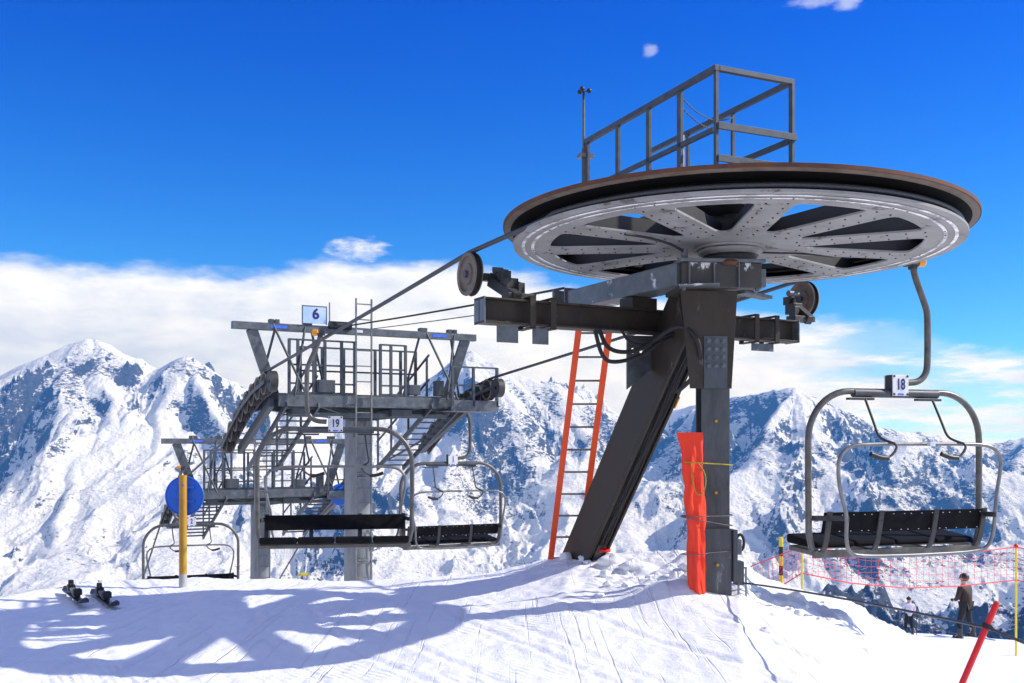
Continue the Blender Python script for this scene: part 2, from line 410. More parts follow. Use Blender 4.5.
# ------------------------------------------------------------------ mountains
def ridge(pts): return [((px-512)/F*D*1000, D*1000, EYE+(YH-py)/F*D*1000) for px, py, D in pts]
RIDGES = [
 ridge([(-420, 400, 5.6), (-260, 385, 5.4), (-120, 400, 5.3), (-50, 388, 5.1), (0, 376, 5.0), (48, 354, 4.95), (70, 344, 5.0), (88, 339, 5.0), (106, 344, 5.05), (126, 355, 5.1), (148, 374, 5.2), (168, 364, 5.0), (186, 357, 4.9), (206, 370, 5.0), (240, 388, 5.2), (300, 405, 5.5), (360, 410, 5.7), (420, 385, 5.7), (470, 350, 5.5), (498, 368, 5.4), (540, 392, 5.4), (569, 404, 5.4), (604, 417, 5.5), (640, 426, 5.8), (668, 412, 5.9), (700, 404, 5.6), (735, 396, 5.3), (768, 391, 5.1), (789, 386, 5.0), (815, 397, 5.1), (846, 413, 5.3), (870, 425, 5.4), (895, 431, 5.6), (940, 436, 5.8), (985, 446, 6.0), (1024, 438, 6.0), (1110, 418, 6.0), (1230, 430, 6.0), (1400, 410, 6.0)]),
 ridge([(86, 340, 5.0), (70, 395, 4.5), (40, 450, 4.1), (-10, 520, 3.5), (-60, 600, 2.9)]),
 ridge([(86, 340, 5.0), (110, 400, 4.5), (95, 460, 4.0), (70, 520, 3.5), (60, 590, 3.0), (30, 660, 2.5)]),
 ridge([(186, 357, 4.9), (160, 410, 4.5), (145, 455, 4.1), (120, 500, 3.7)]),
 ridge([(186, 357, 4.9), (215, 415, 4.5), (225, 470, 4.0), (205, 530, 3.5), (160, 590, 3.0), (110, 650, 2.6)]),
 ridge([(300, 405, 5.5), (310, 460, 4.8), (290, 520, 4.1), (270, 580, 3.5)]),
 ridge([(470, 350, 5.5), (440, 425, 4.9), (420, 480, 4.4), (440, 540, 3.8), (400, 600, 3.2)]),
 ridge([(470, 350, 5.5), (520, 425, 5.0), (535, 470, 4.7)]),
 ridge([(569, 404, 5.4), (590, 440, 5.0), (560, 500, 4.4), (600, 545, 3.9), (560, 610, 3.2)]),
 ridge([(700, 404, 5.6), (660, 455, 5.0), (620, 505, 4.4), (640, 560, 3.7), (600, 620, 3.1)]),
 ridge([(789, 386, 5.0), (765, 440, 4.5), (725, 480, 4.0), (700, 540, 3.5), (660, 620, 2.8)]),
 ridge([(789, 386, 5.0), (830, 450, 4.5), (815, 510, 3.9), (850, 570, 3.3), (820, 640, 2.8)]),
 ridge([(895, 431, 5.6), (920, 480, 4.9), (900, 530, 4.2), (950, 590, 3.5), (930, 660, 2.9)]),
 ridge([(1024, 438, 6.0), (1010, 490, 5.0), (1040, 540, 4.2), (1010, 600, 3.5)]),
]
az = np.linspace(R(-37), R(37), 1500)
rr = np.geomspace(1250, 7400, 820)
AZ, RR = np.meshgrid(az, rr)
X = RR*np.sin(AZ); Y = RR*np.cos(AZ)
wx = X+(fbm(X/420, Y/420, 3, 91)-.5)*170; wy = Y+(fbm(X/420, Y/420, 3, 92)-.5)*170
H = np.full(X.shape, -1e9); DM = np.full(X.shape, 1e9)
steep = .66+.36*fbm(X/900, Y/900, 2, 61)
for ip, pts in enumerate(RIDGES):
    for (x0, y0, z0), (x1, y1, z1) in zip(pts[:-1], pts[1:]):
        dx, dy = x1-x0, y1-y0
        bx, by = (X, Y) if ip == 0 else (wx, wy)
        t = np.clip(((bx-x0)*dx+(by-y0)*dy)/(dx*dx+dy*dy), 0, 1)
        d = np.hypot(bx-x0-dx*t, by-y0-dy*t)
        side = 1.0 if ip == 0 else 1.05+.40*np.tanh(-(bx-x0-dx*t)/60)
        h = z0+(z1-z0)*t-steep*side*(np.sqrt(d*d+20**2)-20)/(1+d/3800)
        np.maximum(H, h, out=H); np.minimum(DM, d if ip == 0 else d+60, out=DM)
H = np.maximum(H, -.16*RR-40)
fl = sstep(20, 380, DM)
n1 = ridged(wx/430+2, wy/980, 5, 201)
rocky = sstep(.35, .56, fbm(X/760+4, Y/760, 4, 601))
near_k = np.clip(RR/4600, .45, 1)
H = H+(n1-.42)*400*fl*near_k
n2 = ridged(wx/150, wy/300, 5, 301)
H = H+(n2-.42)*165*near_k*(.10+.90*fl)*(.70+.40*rocky)
n3 = ridged(X/75+.4*n1, Y/75, 4, 401)
H = H+(n3-.42)*50*near_k*(.15+.85*fl)*(.50+.62*rocky)
# rock shows where the ground is steep and where wind has scoured it
gy, gx = np.gradient(H); sr = np.gradient(RR, axis=0); sa_ = RR*(az[1]-az[0])
slope = np.hypot(gy/sr, gx/sa_)
rock = sstep(.80, 1.8, slope)*.70+.42*sstep(.42, .66, fbm(X/260, Y/260, 5, 501))
rock = np.clip(rock, 0, .9)*(.55+.60*rocky)-.05*(1-rocky)
def mountain_mat():
    m, nt, p = new_mat('alpine_snow_and_rock'); L = nt.links
    tc = N(nt, 'ShaderNodeTexCoord')
    at = N(nt, 'ShaderNodeAttribute', attribute_name='rock')
    mp = N(nt, 'ShaderNodeMapping'); mp.inputs['Rotation'].default_value = (R(38), R(25), R(20)); mp.inputs['Scale'].default_value = (1, 1, 2.6); L.new(tc.outputs['Object'], mp.inputs[0])
    n1 = N(nt, 'ShaderNodeTexNoise', i_Scale=.040, i_Detail=12, i_Roughness=.78); L.new(mp.outputs[0], n1.inputs['Vector'])
    sc_ = N(nt, 'ShaderNodeMath', operation='MULTIPLY'); sc_.inputs[1].default_value = .40; L.new(at.outputs['Fac'], sc_.inputs[0])
    ad = N(nt, 'ShaderNodeMath', operation='ADD'); L.new(sc_.outputs[0], ad.inputs[0]); nm_ = N(nt, 'ShaderNodeMath', operation='MULTIPLY'); nm_.inputs[1].default_value = 1.3; L.new(n1.outputs['Fac'], nm_.inputs[0]); L.new(nm_.outputs[0], ad.inputs[1])
    f = ramp(nt, ad.outputs[0], [(.825, g3(0)), (.90, g3(1))])
    n2 = N(nt, 'ShaderNodeTexNoise', i_Scale=.05, i_Detail=8, i_Roughness=.7); L.new(tc.outputs['Object'], n2.inputs['Vector'])
    rc = ramp(nt, n2.outputs['Fac'], [(.3, (.020, .024, .034)), (.7, (.08, .084, .096))])
    mx = N(nt, 'ShaderNodeMix', data_type='RGBA'); L.new(f, mx.inputs['Factor']); mx.inputs[6].default_value = (.73, .755, .80, 1); L.new(rc, mx.inputs[7])
    L.new(mx.outputs[2], p.inputs['Base Color'])
    p.inputs['Roughness'].default_value = .8; p.inputs['Specular IOR Level'].default_value = .15
    n3 = N(nt, 'ShaderNodeTexNoise', i_Scale=.03, i_Detail=10, i_Roughness=.66); L.new(tc.outputs['Object'], n3.inputs['Vector'])
    b = N(nt, 'ShaderNodeBump', i_Strength=.9, i_Distance=24); L.new(n3.outputs['Fac'], b.inputs['Height'])
    L.new(b.outputs[0], p.inputs['Normal'])
    return m
mo = grid_mesh('mountains', X, Y, H, mountain_mat())
at = mo.data.attributes.new('rock', 'FLOAT', 'POINT'); at.data.foreach_set('value', rock.astype(np.float32).ravel())
tag(mo, kind='structure')

# ------------------------------------------------------------------ lift terminal (fixed parts)
COLX, COLY = 1.87, 9.42
zb = hz(COLX, COLY)
OFF = V(COLX, COLY, zb)
term = thing('lift_terminal', 'dark steel A-frame terminal carrying the big horizontal wheel and its roof railing', 'ski lift terminal', OFF)
th = R(5); Px, Ly = V(math.cos(th), math.sin(th), 0), V(-math.sin(th), math.cos(th), 0)
def K(x, y, z): return V(COLX, COLY, 0)+Px*x+Ly*y+V(0, 0, z)

b = MB().ibeam(K(0, 0, zb-.6), K(0, 0, 2.62), .265, .21, .022, .016, up=Ly)
col_o = b.build('column', 'column', term, OFF, .004)
b = MB().beam(K(-.01, -.131, 2.12), K(-.01, -.131, 2.60), .22, .014, up=Ly); b.build('splice_plate', 'zinc_dark', col_o, OFF, .003)
for i in range(4):
    for j in range(3):
        MB().lathe([(.001, 0), (.023, 0), (.023, -.012), (.013, -.014), (.013, -.026), (.001, -.026)], K(-.08+j*.07, -.1385, 2.555-i*.075), Ly, 6, smooth=False).build('bolt', 'zinc', col_o, OFF)
for z in (1.82, 1.16, .50):
    MB().lathe([(.001, 0), (.014, 0), (.014, -.02), (.001, -.02)], K(.0, -.106 if z > 1 else -.151, z), Ly, 8).build('stud', 'yellow', col_o, OFF)
# tapered gusset
g = [(-.335, 3.02), (.20, 3.02), (.145, 2.12), (-.245, 2.12)]
MB().prism(g, K(0, -.124, 0), Px, V(0, 0, 1), Ly*.016).build('gusset_plate', 'brown', term, OFF, .003)
MB().prism([(-.30, 3.02), (.18, 3.02), (.13, 2.45), (-.21, 2.45)], K(0, .108, 0), Px, V(0, 0, 1), Ly*.016).build('gusset_plate', 'brown', term, OFF, .003)
# lower cover with its switch gear
b = MB().beam(K(-.005, -.125, zb-.25), K(-.005, -.125, .83), .29, .036, up=Ly); b.build('cover_plate', 'column', term, OFF, .004)
# head box below the wheel's bearing
hb = MB().box(K(.03, .12, 3.15), (.74, .66, .235), th).build('head_box', 'peel', term, OFF, .012)
b = MB().box(K(.03, .12, 3.283), (.80, .72, .03), th); b.build('head_plate', 'peel_zinc', term, OFF, .004)
MB().lathe([(.02, 3.28), (.24, 3.28), (.24, 3.36), (.26, 3.375), (.30, 3.40), (.30, 3.425), (.27, 3.43), (.02, 3.43)], (CX, CY, 0), n=48, mis=[0, 0, 0, 1, 1, 1, 0]).build('bearing_ring', ['chair_dark', 'wheel'], term, OFF)
MB().box(K(.42, -.02, 3.13), (.05, .36, .17), th).build('end_flange', 'peel_zinc', term, OFF, .006)
MB().lathe([(.001, 0), (.10, 0), (.115, .03), (.10, .05), (.001, .05)], K(.10, -.15, 3.24), (0, 0, 1), 20).build('grease_cap', 'rust', hb, OFF)
for dx in (-.28, -.05, .18): MB().box(K(dx, -.225, 3.15), (.012, .03, .23), th).build('rib', 'peel_zinc', hb, OFF)
for dx, dy, dz in ((-.33, -.21, 3.02), (.36, -.19, 3.02), (.30, -.215, 3.22), (-.2, -.215, 3.06)): MB().lathe([(.001, -.02), (.02, -.02), (.02, .0), (.001, 0)], K(dx, dy, dz), Ly, 6, smooth=False).build('bolt', 'zinc', hb, OFF)
MB().beam(K(-.36, -.19, 3.045), K(-.02, -.30, 3.045), .20, .014).build('bracket_plate', 'peel_zinc', term, OFF, .002)
MB().beam(K(.33, -.2, 3.10), K(.47, .12, 3.10), .02, .16).build('side_plate', 'peel_zinc', term, OFF, .002)
MB().beam(K(.25, -.05, 3.02), K(.58, .15, 3.0), .12, .03).build('side_plate', 'zinc', term, OFF, .002)
MB().tube([K(-.30, -.12, 3.30), K(-.30, -.12, 3.40)], .035, 10).build('grease_pipe', 'zinc', term, OFF)
MB().tube(smooth_path([K(-.28, -.12, 3.36), K(-.42, -.2, 3.42), K(-.7, -.45, 3.43), K(-.95, -.6, 3.425)], 2), .012, 7).build('hose', 'rubber', term, OFF)
MB().tube(smooth_path([K(.3, -.1, 3.39), K(.55, .0, 3.40), K(.9, .15, 3.43), K(1.3, .3, 3.432)], 2), .009, 7).build('hose', 'rubber', term, OFF)
# arm running back under the wheel, with its end plate
q0, q1 = W(-.47, .02, 3.17), W(-.47, 1.95, 3.17)
arm = MB().beam(q0, q1, .30, .205).build('head_arm', 'peel_zinc', term, OFF, .008)
MB().beam(q1+V(0, 0, -.03), q1+(q1-q0).normalized()*.02+V(0, 0, -.03), .36, .33).build('end_plate', 'zinc', arm, OFF, .003)
MB().beam(q1+V(-.1, .2, -.02), q1+V(-.28, .05, -.02), .03, .30).build('end_bracket', 'zinc', arm, OFF, .003)
# inclined leg: box profile with the tray of cables under it
l0, l1 = V(1.78, 9.72, 3.08), V(.72, 12.25, -.05)
ld = (l1-l0).normalized()
legn = V(CA*0-SA, CA, 0)
sidev = ld.cross(V(0, 0, 1)).normalized(); upv = sidev.cross(ld).normalized()
leg = MB().beam(l0, l1, .22, .50).build('inclined_leg', 'brown', term, OFF, .01)
for sx in (-1, 1):
    MB().beam(l0+sidev*sx*.097-upv*.266, l1+sidev*sx*.097-upv*.266, .03, .03).build('leg_flange', 'brown', leg, OFF, .003)
tr = MB().beam(l0+ld*.35-upv*.258, l1-ld*.4-upv*.258, .09, .012).build('cable_tray', 'zinc_dark', leg, OFF)
for k in range(4):
    P = [l0+ld*(.25+i*.12)-upv*(.278+.006*math.sin(i*.9+k*2))+sidev*((k-1.5)*.020+.006*math.sin(i*.7+k)) for i in range(26)]
    MB().tube(P, .011, 7).build('cable', 'rubber', tr, OFF)
MB().beam(l0+ld*1.08-upv*.275+sidev*.118, l0+ld*1.22-upv*.275+sidev*.118, .012, .03).build('reflector', 'orange', leg, OFF)
# triangular plate with two holes on the leg's left flank
def holed_plate():
    o = W(-.33, .98, 0); ax = W(1, 0, 0)-W(0, 0, 0); dv = (W(0, 1, 0)-W(0, 0, 0))*.018
    m = MB()
    c = [(-.17, 2.70), (.30, 2.72), (.34, 2.52), (-.17, 2.16)]
    hs = [(-.10, 2.55, .026), (.0, 2.56, .026)]
    # build as strips around two square-octagon holes
    n = 8
    def face(y):
        return lambda p: o+ax*p[0]+V(0, 0, p[1])+y
    fr, bk = face(V(0, 0, 0)), face(dv)
    xs_ = [-.17, -.0375, .34]
    segs = [[(-.17, 2.16), (-.0375, 2.255), (-.0375, 2.706), (-.17, 2.70)], [(-.0375, 2.255), (.34, 2.52), (.30, 2.72), (-.0375, 2.706)]]
    for quad, (hx, hy, hr) in zip(segs, hs):
        ring = [(hx+hr*math.cos(R(225)+2*math.pi*k/n), hy+hr*1.25*math.sin(R(225)+2*math.pi*k/n)) for k in range(n)]
        out = []
        for k in range(4):
            p, q = quad[k], quad[(k+1) % 4]; out += [p, ((p[0]+q[0])/2, (p[1]+q[1])/2)]
        for f_ in (fr, bk):
            vs = [f_(p) for p in out+ring]
            m.add(vs, [(k, (k+1) % n, n+(k+1) % n, n+k) for k in range(n)])
        m.add([fr(p) for p in ring]+[bk(p) for p in ring], [(k, (k+1) % n, n+(k+1) % n, n+k) for k in range(n)])
        m.add([fr(p) for p in out]+[bk(p) for p in out], [(k, (k+1) % n, n+(k+1) % n, n+k) for k in range(n)])
    return m
holed_plate().build('lifting_plate', 'zinc', leg, OFF)
# cross beam with the two guide pulleys
bv = .86
cb = MB().ibeam(W(-2.22, bv, 2.83), W(1.60, bv, 2.83), .20, .235, .018, .012).build('cross_beam', 'brown', term, OFF, .003)
for u in (-2.21, 1.59):
    MB().box(W(u, bv, 2.83), (.014, .215, .245), A).build('end_plate', 'peel_zinc', cb, OFF, .002)
for u in (-1.72, -1.50, .98, 1.26):
    c = MB()
    c.box(W(u, bv-.122, 2.83), (.06, .014, .30), A); c.box(W(u, bv+.122, 2.83), (.06, .014, .30), A); c.box(W(u, bv, 2.972), (.06, .258, .014), A); c.box(W(u, bv, 2.688), (.06, .258, .014), A)
    c.build('clamp', 'brown', cb, OFF, .002)
MB().box(W(-1.95, bv-.05, 2.62), (.22, .012, .15), A).build('foot_plate', 'zinc', cb, OFF)
MB().box(W(-1.60, bv-.05, 2.62), (.17, .012, .15), A).build('foot_plate', 'zinc', cb, OFF)
MB().box(W(1.12, bv-.05, 2.64), (.30, .012, .08), A).build('foot_plate', 'zinc', cb, OFF)
MB().box(W(-.45, bv, 3.0), (.30, .22, .11), A).build('spacer', 'brown', cb, OFF, .004)
AXP = W(1, 0, 0)-W(0, 0, 0); AXL = W(0, 1, 0)-W(0, 0, 0)
def pulley(u, v, z, parent, off, side):
    c = W(u, v, z)
    pu = MB().lathe([(.03, -.035), (.10, -.035), (.105, -.022), (.165, -.022), (.172, -.042), (.205, -.045), (.212, -.028), (.186, -.02), (.186, .02), (.212, .028), (.205, .045), (.172, .042), (.165, .022), (.105, .022), (.10, .035), (.03, .035)], c, AXP, 36, mis=[0, 0, 0, 0, 0, 0, 1, 1, 1, 0, 0, 0, 0, 0, 0]).build('guide_pulley', ['flange', 'rubber'], parent, off)
    MB().lathe([(.001, -.065), (.035, -.065), (.035, .10), (.001, .10)], c, AXP, 14).build('axle', 'zinc_dark', pu, off)
    return pu
for u, s in ((-2.05, 1), (2.05, -1)):
    v = 1.40 if s > 0 else 1.17
    pulley(u, v, 3.255, term, OFF, s)
    m = MB()
    iu = u+s*.22
    m.beam(W(iu, bv-.02, 2.97), W(iu, v-.03, 3.20), .09, .10); m.box(W(iu+s*.03, bv+.2, 3.12), (.13, .14, .12), A); m.box(W(iu+s*.02, bv+.28, 3.22), (.10, .10, .09), A)
    m.box(W(iu-s*.03, v-.02, 3.235), (.13, .09, .07), A)
    m.box(W(iu+s*.06, bv+.06, 2.99), (.30, .14, .06), A); m.box(W(iu+s*.10, bv+.12, 3.07), (.07, .09, .13), A); m.beam(W(iu+s*.1, bv+.1, 3.12), W(iu-s*.02, v-.05, 3.26), .03, .04)
    o = m.build('pulley_bracket', 'chair_dark', term, OFF, .006)
    m = MB().lathe([(.001, -.07), (.034, -.07), (.034, .02), (.022, .03), (.022, .08), (.001, .08)], W(iu+s*.05, v-.12, 3.29), AXP, 12); m.build('sensor', 'zinc', o, OFF)
    m = MB().lathe([(.001, 0), (.022, 0), (.022, .05), (.001, .05)], W(iu+s*.02, v-.05, 3.285), V(0, 0, 1), 8); m.build('grease_nipple', 'zinc', o, OFF)
# hoses
H1 = smooth_path([W(-1.05, bv-.14, 2.70), W(-1.02, bv-.2, 2.45), W(-.9, bv-.2, 2.38), W(-.55, bv-.2, 2.46), W(-.3, bv-.25, 2.66), W(-.12, bv-.3, 2.70)], 3)
MB().tube(H1, .020, 9).build('hose', 'rubber', term, OFF)
H2 = smooth_path([W(-.98, bv-.10, 2.72), W(-.92, bv-.16, 2.50), W(-.6, bv-.2, 2.50), W(-.35, bv-.26, 2.68), V(1.55, 9.35, 2.73), V(1.70, 9.2, 2.58), V(1.74, 9.3, 2.35), V(1.69, 9.62, 2.2), V(1.62, 9.9, 2.12)], 3)
MB().tube(H2, .021, 9).build('hose', 'rubber', term, OFF)
H3 = smooth_path([W(-.72, bv-.10, 2.72), W(-.66, bv-.16, 2.58), W(-.45, bv-.2, 2.58), W(-.3, bv-.3, 2.69), W(-.1, bv-.3, 2.71)], 2)
MB().tube(H3, .014, 8).build('hose', 'rubber', term, OFF)
# railing on the service platform over the wheel
c1 = V(1.76, 8.71, 0); hx = V(.91, .415, 0).normalized(); hy = V(-hx.y, hx.x, 0)
def Q(x, y, z): return c1+hx*x+hy*y+V(0, 0, z)
wd, ln, zt, zf = .82, 2.36, 4.85, 3.80
pf = MB()
pf.box(Q(wd/2, ln/2, zf), (wd, ln, .03), math.atan2(hx.y, hx.x))
for y in (.05, .8, 1.6, 2.3): pf.beam(Q(0, y, zf-.05), Q(wd, y, zf-.05), .05, .07)
pf.build('service_platform', 'zinc_dark', term, OFF)
MB().lathe([(.001, 3.46), (.09, 3.46), (.09, 3.76), (.001, 3.76)], (CX, CY, 0), n=20).build('hub_post', 'zinc_dark', term, OFF)
rail = MB()
rail.beam(Q(0, -.02, zt), Q(0, ln, zt), .05, .05)
rail.beam(Q(wd, -.02, zt), Q(wd, ln, zt), .04, .05)
rail.beam(Q(.025, -.0, zt), Q(wd-.02, -.0, zt), .045, .045)
gr = rail.build('guard_rail', 'rail', term, OFF, .003)
for y, w in ((0, .035), (.55, .062), (1.08, .058), (1.66, .055), (2.30, .06)):
    MB().beam(Q(0, y, zf-.05), Q(0, y, zt-.02), w, .03, up=hx).build('post', 'rail', gr, OFF, .002)
for y, w in ((0, .05), (.86, .03), (1.62, .03)):
    MB().beam(Q(wd, y, zf-.05), Q(wd, y, zt-.02), w, .03, up=hx).build('post', 'rail', gr, OFF, .002)
MB().beam(Q(0, .03, 4.33), Q(0, ln, 4.33), .03, .045).build('mid_rail', 'rail', gr, OFF, .002)
MB().beam(Q(wd, .03, 4.33), Q(wd, ln, 4.33), .03, .05).build('mid_rail', 'rail', gr, OFF, .002)
MB().beam(Q(0, -.03, 4.35), Q(wd+.03, -.03, 4.35), .02, .06).build('mid_rail', 'rail', gr, OFF, .002)
MB().beam(Q(0, -.03, 4.07), Q(wd+.02, -.03, 4.07), .02, .06).build('mid_rail', 'rail', gr, OFF, .002)
for dz in (0, .09):
    P = [Q(wd*t, .55+.3*t, zt-.06-dz-.11*4*t*(1-t)) for t in np.linspace(0, 1, 44)]
    m = MB()
    for i, (p, q) in enumerate(zip(P[:-1], P[1:])): m.beam(p, q+(q-p)*.25, .012 if i % 2 else .004, .004 if i % 2 else .012)
    m.build('safety_chain', 'rail', gr, OFF)

# ------------------------------------------------------------------ bull wheel
NW = 11; ZL = 3.45
bw = thing('bullwheel', 'huge grey spoked cable wheel with rusty rim turning flat on top of the terminal', 'cable wheel', (CX, CY, ZL))
bw.rotation_euler = (R(-.7), R(.85), 0)
def wheel_plate(z0, z1):
    m = MB(); off = R(-8.5)-A
    vs = []
    def P(r, a, z): return (r*math.cos(a), r*math.sin(a), z)
    for k in range(NW):
        ac = off+A+2*math.pi*k/NW; hw = math.pi/NW
        ri, ro, rin, rout = .70, 1.70, .28, 2.05
        def hwid(r): return hw-.150/r
        rs = [ri, ri+.025, ri+.07, .95, 1.15, 1.35, ro-.12, ro-.07, ro-.02, ro]
        hs = [hwid(ri)*.45, hwid(ri+.025)*.8]+[hwid(r) for r in rs[2:-3]]+[hwid(ro-.07)*.985, hwid(ro-.02)*.93, hwid(ro)*.82]
        # flanks
        for s in (-1, 1):
            for (r0, h0), (r1, h1) in zip(zip(rs[:-1], hs[:-1]), zip(rs[1:], hs[1:])):
                n4 = 3
                for i in range(n4):
                    f0, f1 = i/n4, (i+1)/n4
                    aa = [s*(h0+(hw-h0)*f0), s*(h1+(hw-h1)*f0), s*(h1+(hw-h1)*f1), s*(h0+(hw-h0)*f1)]
                    q = [(r0, aa[0]), (r1, aa[1]), (r1, aa[2]), (r0, aa[3])]
                    if s < 0: q.reverse()
                    m.add([P(r, ac+a, z0) for r, a in q], [(3, 2, 1, 0)]); m.add([P(r, ac+a, z1) for r, a in q], [(0, 1, 2, 3)])
                # cut edge
                q = [P(r0, ac+s*h0, z0), P(r1, ac+s*h1, z0), P(r1, ac+s*h1, z1), P(r0, ac+s*h0, z1)]
                m.add(q, [(0, 1, 2, 3)])
        # inner and outer bands, matched at the flank divisions
        def band(r_edge, h_edge, r2, flip):
            a_in = [-hw+(hw-h_edge)*i/3 for i in range(3)]+[-h_edge+2*h_edge*i/6 for i in range(7)]+[h_edge+(hw-h_edge)*(i+1)/3 for i in range(3)]
            for a0, a1 in zip(a_in[:-1], a_in[1:]):
                q = [(r_edge, a0), (r_edge, a1), (r2, a1), (r2, a0)]
                if flip: q.reverse()
                m.add([P(r, ac+a, z0) for r, a in q], [(0, 1, 2, 3)]); m.add([P(r, ac+a, z1) for r, a in q], [(3, 2, 1, 0)])
            e = [P(r_edge, ac-h_edge+2*h_edge*i/6, z) for z in (z0, z1) for i in range(7)]
            m.add(e, [(i, i+1, 8+i, 7+i) for i in range(6)])
        band(rs[0], hs[0], rin, True); band(rs[-1], hs[-1], rout, False)
    return m
wheel_plate(0, .018).build('disc_plate', 'wheel', bw)
# groove: liner and the two cheeks, upper flange with its rusty edge
MB().lathe([(2.05, .0), (2.052, .020), (2.0, .03), (1.965, .04)], n=120, mis=[0, 1, 1]).build('lower_flange', ['wheel', 'groove'], bw)
MB().lathe([(1.965, .04), (1.95, .043), (1.95, .112), (1.965, .115)], n=120).build('groove_liner', 'groove', bw)
MB().lathe([(1.965, .115), (2.0, .128), (2.075, .146), (2.085, .149), (2.135, .156), (2.147, .158), (2.147, .188), (2.12, .190), (1.9, .186), (1.9, .10)], n=120, mis=[2, 2, 0, 0, 1, 1, 1, 1, 0]).build('upper_flange', ['flange', 'rust', 'groove'], bw)
# painted rings on the underside, as thin worn bands of white paint
def ring_mat():
    m, nt, p = new_mat('worn_white_ring'); L = nt.links
    tc = N(nt, 'ShaderNodeTexCoord'); n = N(nt, 'ShaderNodeTexNoise', i_Scale=2.3, i_Detail=10, i_Roughness=.75); L.new(tc.outputs['Object'], n.inputs['Vector'])
    L.new(ramp(nt, n.outputs['Fac'], [(.47, (.88, .88, .87)), (.56, (.33, .33, .33))]), p.inputs['Base Color']); p.inputs['Roughness'].default_value = .7
    return m
RM = ring_mat()
for r, w in ((1.955, .03), (1.865, .03)):
    MB().lathe([(r-w/2, -.004), (r+w/2, -.004)], n=120).build('painted_ring', RM, bw)
# spokes: channels standing on the plate, seen through its openings; bolts along them
for k in range(NW):
    a = R(-8.5)+2*math.pi*(k+.5)/NW
    d = V(math.cos(a), math.sin(a), 0); n = V(-d.y, d.x, 0)
    sp = MB()
    for s in (-1, 1): sp.beam(d*.34+n*s*.06+V(0, 0, .085), d*1.93+n*s*.135+V(0, 0, .085), .012, .13)
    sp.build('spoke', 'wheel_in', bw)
bo = MB()
for k in range(NW):
    a = R(-8.5)+2*math.pi*(k+.5)/NW
    d = V(math.cos(a), math.sin(a), 0); n = V(-d.y, d.x, 0)
    for i in range(9):
        r = .62+i*.155
        for s in (-1, 1):
            c = d*r+n*s*(.085 if r > .8 else .07)
            bo.lathe([(.0005, -.008), (.0085, -.008), (.0085, -.0005)], c, V(0, 0, 1), 6, smooth=False)
o = bo.build('bolts', 'chair_dark', bw); tag(o, 'rows of small dark bolts along every spoke', kind='stuff')
MB().lathe([(.28, -.02), (.33, -.02), (.33, -.002), (.28, -.002)], n=48, closed=True).build('hub_flange', 'wheel', bw)
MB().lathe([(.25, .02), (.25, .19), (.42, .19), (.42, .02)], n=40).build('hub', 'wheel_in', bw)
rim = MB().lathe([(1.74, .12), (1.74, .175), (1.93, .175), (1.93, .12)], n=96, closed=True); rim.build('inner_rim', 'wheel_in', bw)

# wind meter on the left end of the railing
e = Q(0, 2.34, 0)
wmn = thing('wind_meter', 'slim mast with a small cup anemometer clamped to the far end of the roof railing', 'anemometer', (e.x, e.y, zf))
wo = V(e.x, e.y, zf)
MB().tube([V(e.x, e.y, zf-.05), V(e.x, e.y, 4.78)], .042, 12).build('mast_foot', 'rail', wmn, wo)
MB().tube([V(e.x-.02, e.y, 4.3), V(e.x-.02, e.y, 5.30)], .015, 8).build('mast', 'zinc', wmn, wo)
for z in (4.28, 4.70):
    MB().box((e.x, e.y, z), (.16, .10, .045), .4).build('clamp', 'thin', wmn, wo, .003)
cu = MB()
cu.tube([V(e.x-.02, e.y, 5.28), V(e.x-.02, e.y, 5.40)], .013, 8)
for k in range(3):
    a = R(10+120*k); p = V(e.x-.02+.06*math.cos(a), e.y+.06*math.sin(a), 5.405)
    cu.tube([V(e.x-.02, e.y, 5.395), p], .005, 6); cu.ball(p, .027, 10)
cu.build('wind_cups', 'black', wmn, wo)
pp = Q(.42, 1.15, 0)
tag(MB().box((pp.x, pp.y, 4.22), (.045, .045, .85), .4).build('marker_post', 'wood', None, (0, 0, 0), .003), 'pale weathered upright post standing inside the roof railing', 'post')

# ------------------------------------------------------------------ ropes
TV, TZ = 7.25, -1.93                                        # second tower relative to the first
def sheave_rope():                                          # rope line over the first tower (v, z)
    P = [(8.95, 2.83)]; n = 8; v, z = P[0]
    for i in range(n*2):
        sl = -.12-.44*(i/(n*2-1)); dv = .205; v += dv; z += sl*dv; P.append((v, z))
    return P
SR = sheave_rope()
SR2 = [(v+TV, z+TZ) for v, z in SR]
ZW = 3.525
def sag(p, q, s, n=10): return [(p[0]+(q[0]-p[0])*i/n, p[1]+(q[1]-p[1])*i/n-s*4*(i/n)*(1-i/n)) for i in range(n+1)]
prof = [(0, ZW), (1.40, 3.468)]+sag((1.40, 3.468), SR[0], .008)[1:]+SR[1:]+sag(SR[-1], SR2[0], .03)[1:]+SR2[1:]+[(SR2[-1][0]+60, SR2[-1][1]-34)]
left = [W(-2.0-.05*min(1, max(0, v)/1.2), v, z) for v, z in prof]
right = [W(2.0+.05*min(1, max(0, v)/1.2), v, z) for v, z in prof]
arc = [W(2.0*math.cos(t), 2.0*math.sin(t), ZW+(.02*math.cos(t)*-1)) for t in np.linspace(math.pi, 2*math.pi, 60)]
rope = MB().tube(list(reversed(left))+arc[1:-1]+right, .0235, 9)
tag(rope.build('haul_rope', 'cable'), 'thick dark steel rope looping round the big wheel and down over both towers', 'rope')
p0, p1 = W(-.60, 2.05, 3.315), W(-.42, 9.75, 3.72)
P = [p0+(p1-p0)*t-V(0, 0, .015*4*t*(1-t)) for t in np.linspace(0, 1, 20)]
tag(MB().tube(P, .014, 7).build('signal_cable', 'rubber'), 'black line from the end of the terminal arm to the crossbar of the numbered tower', 'cable')
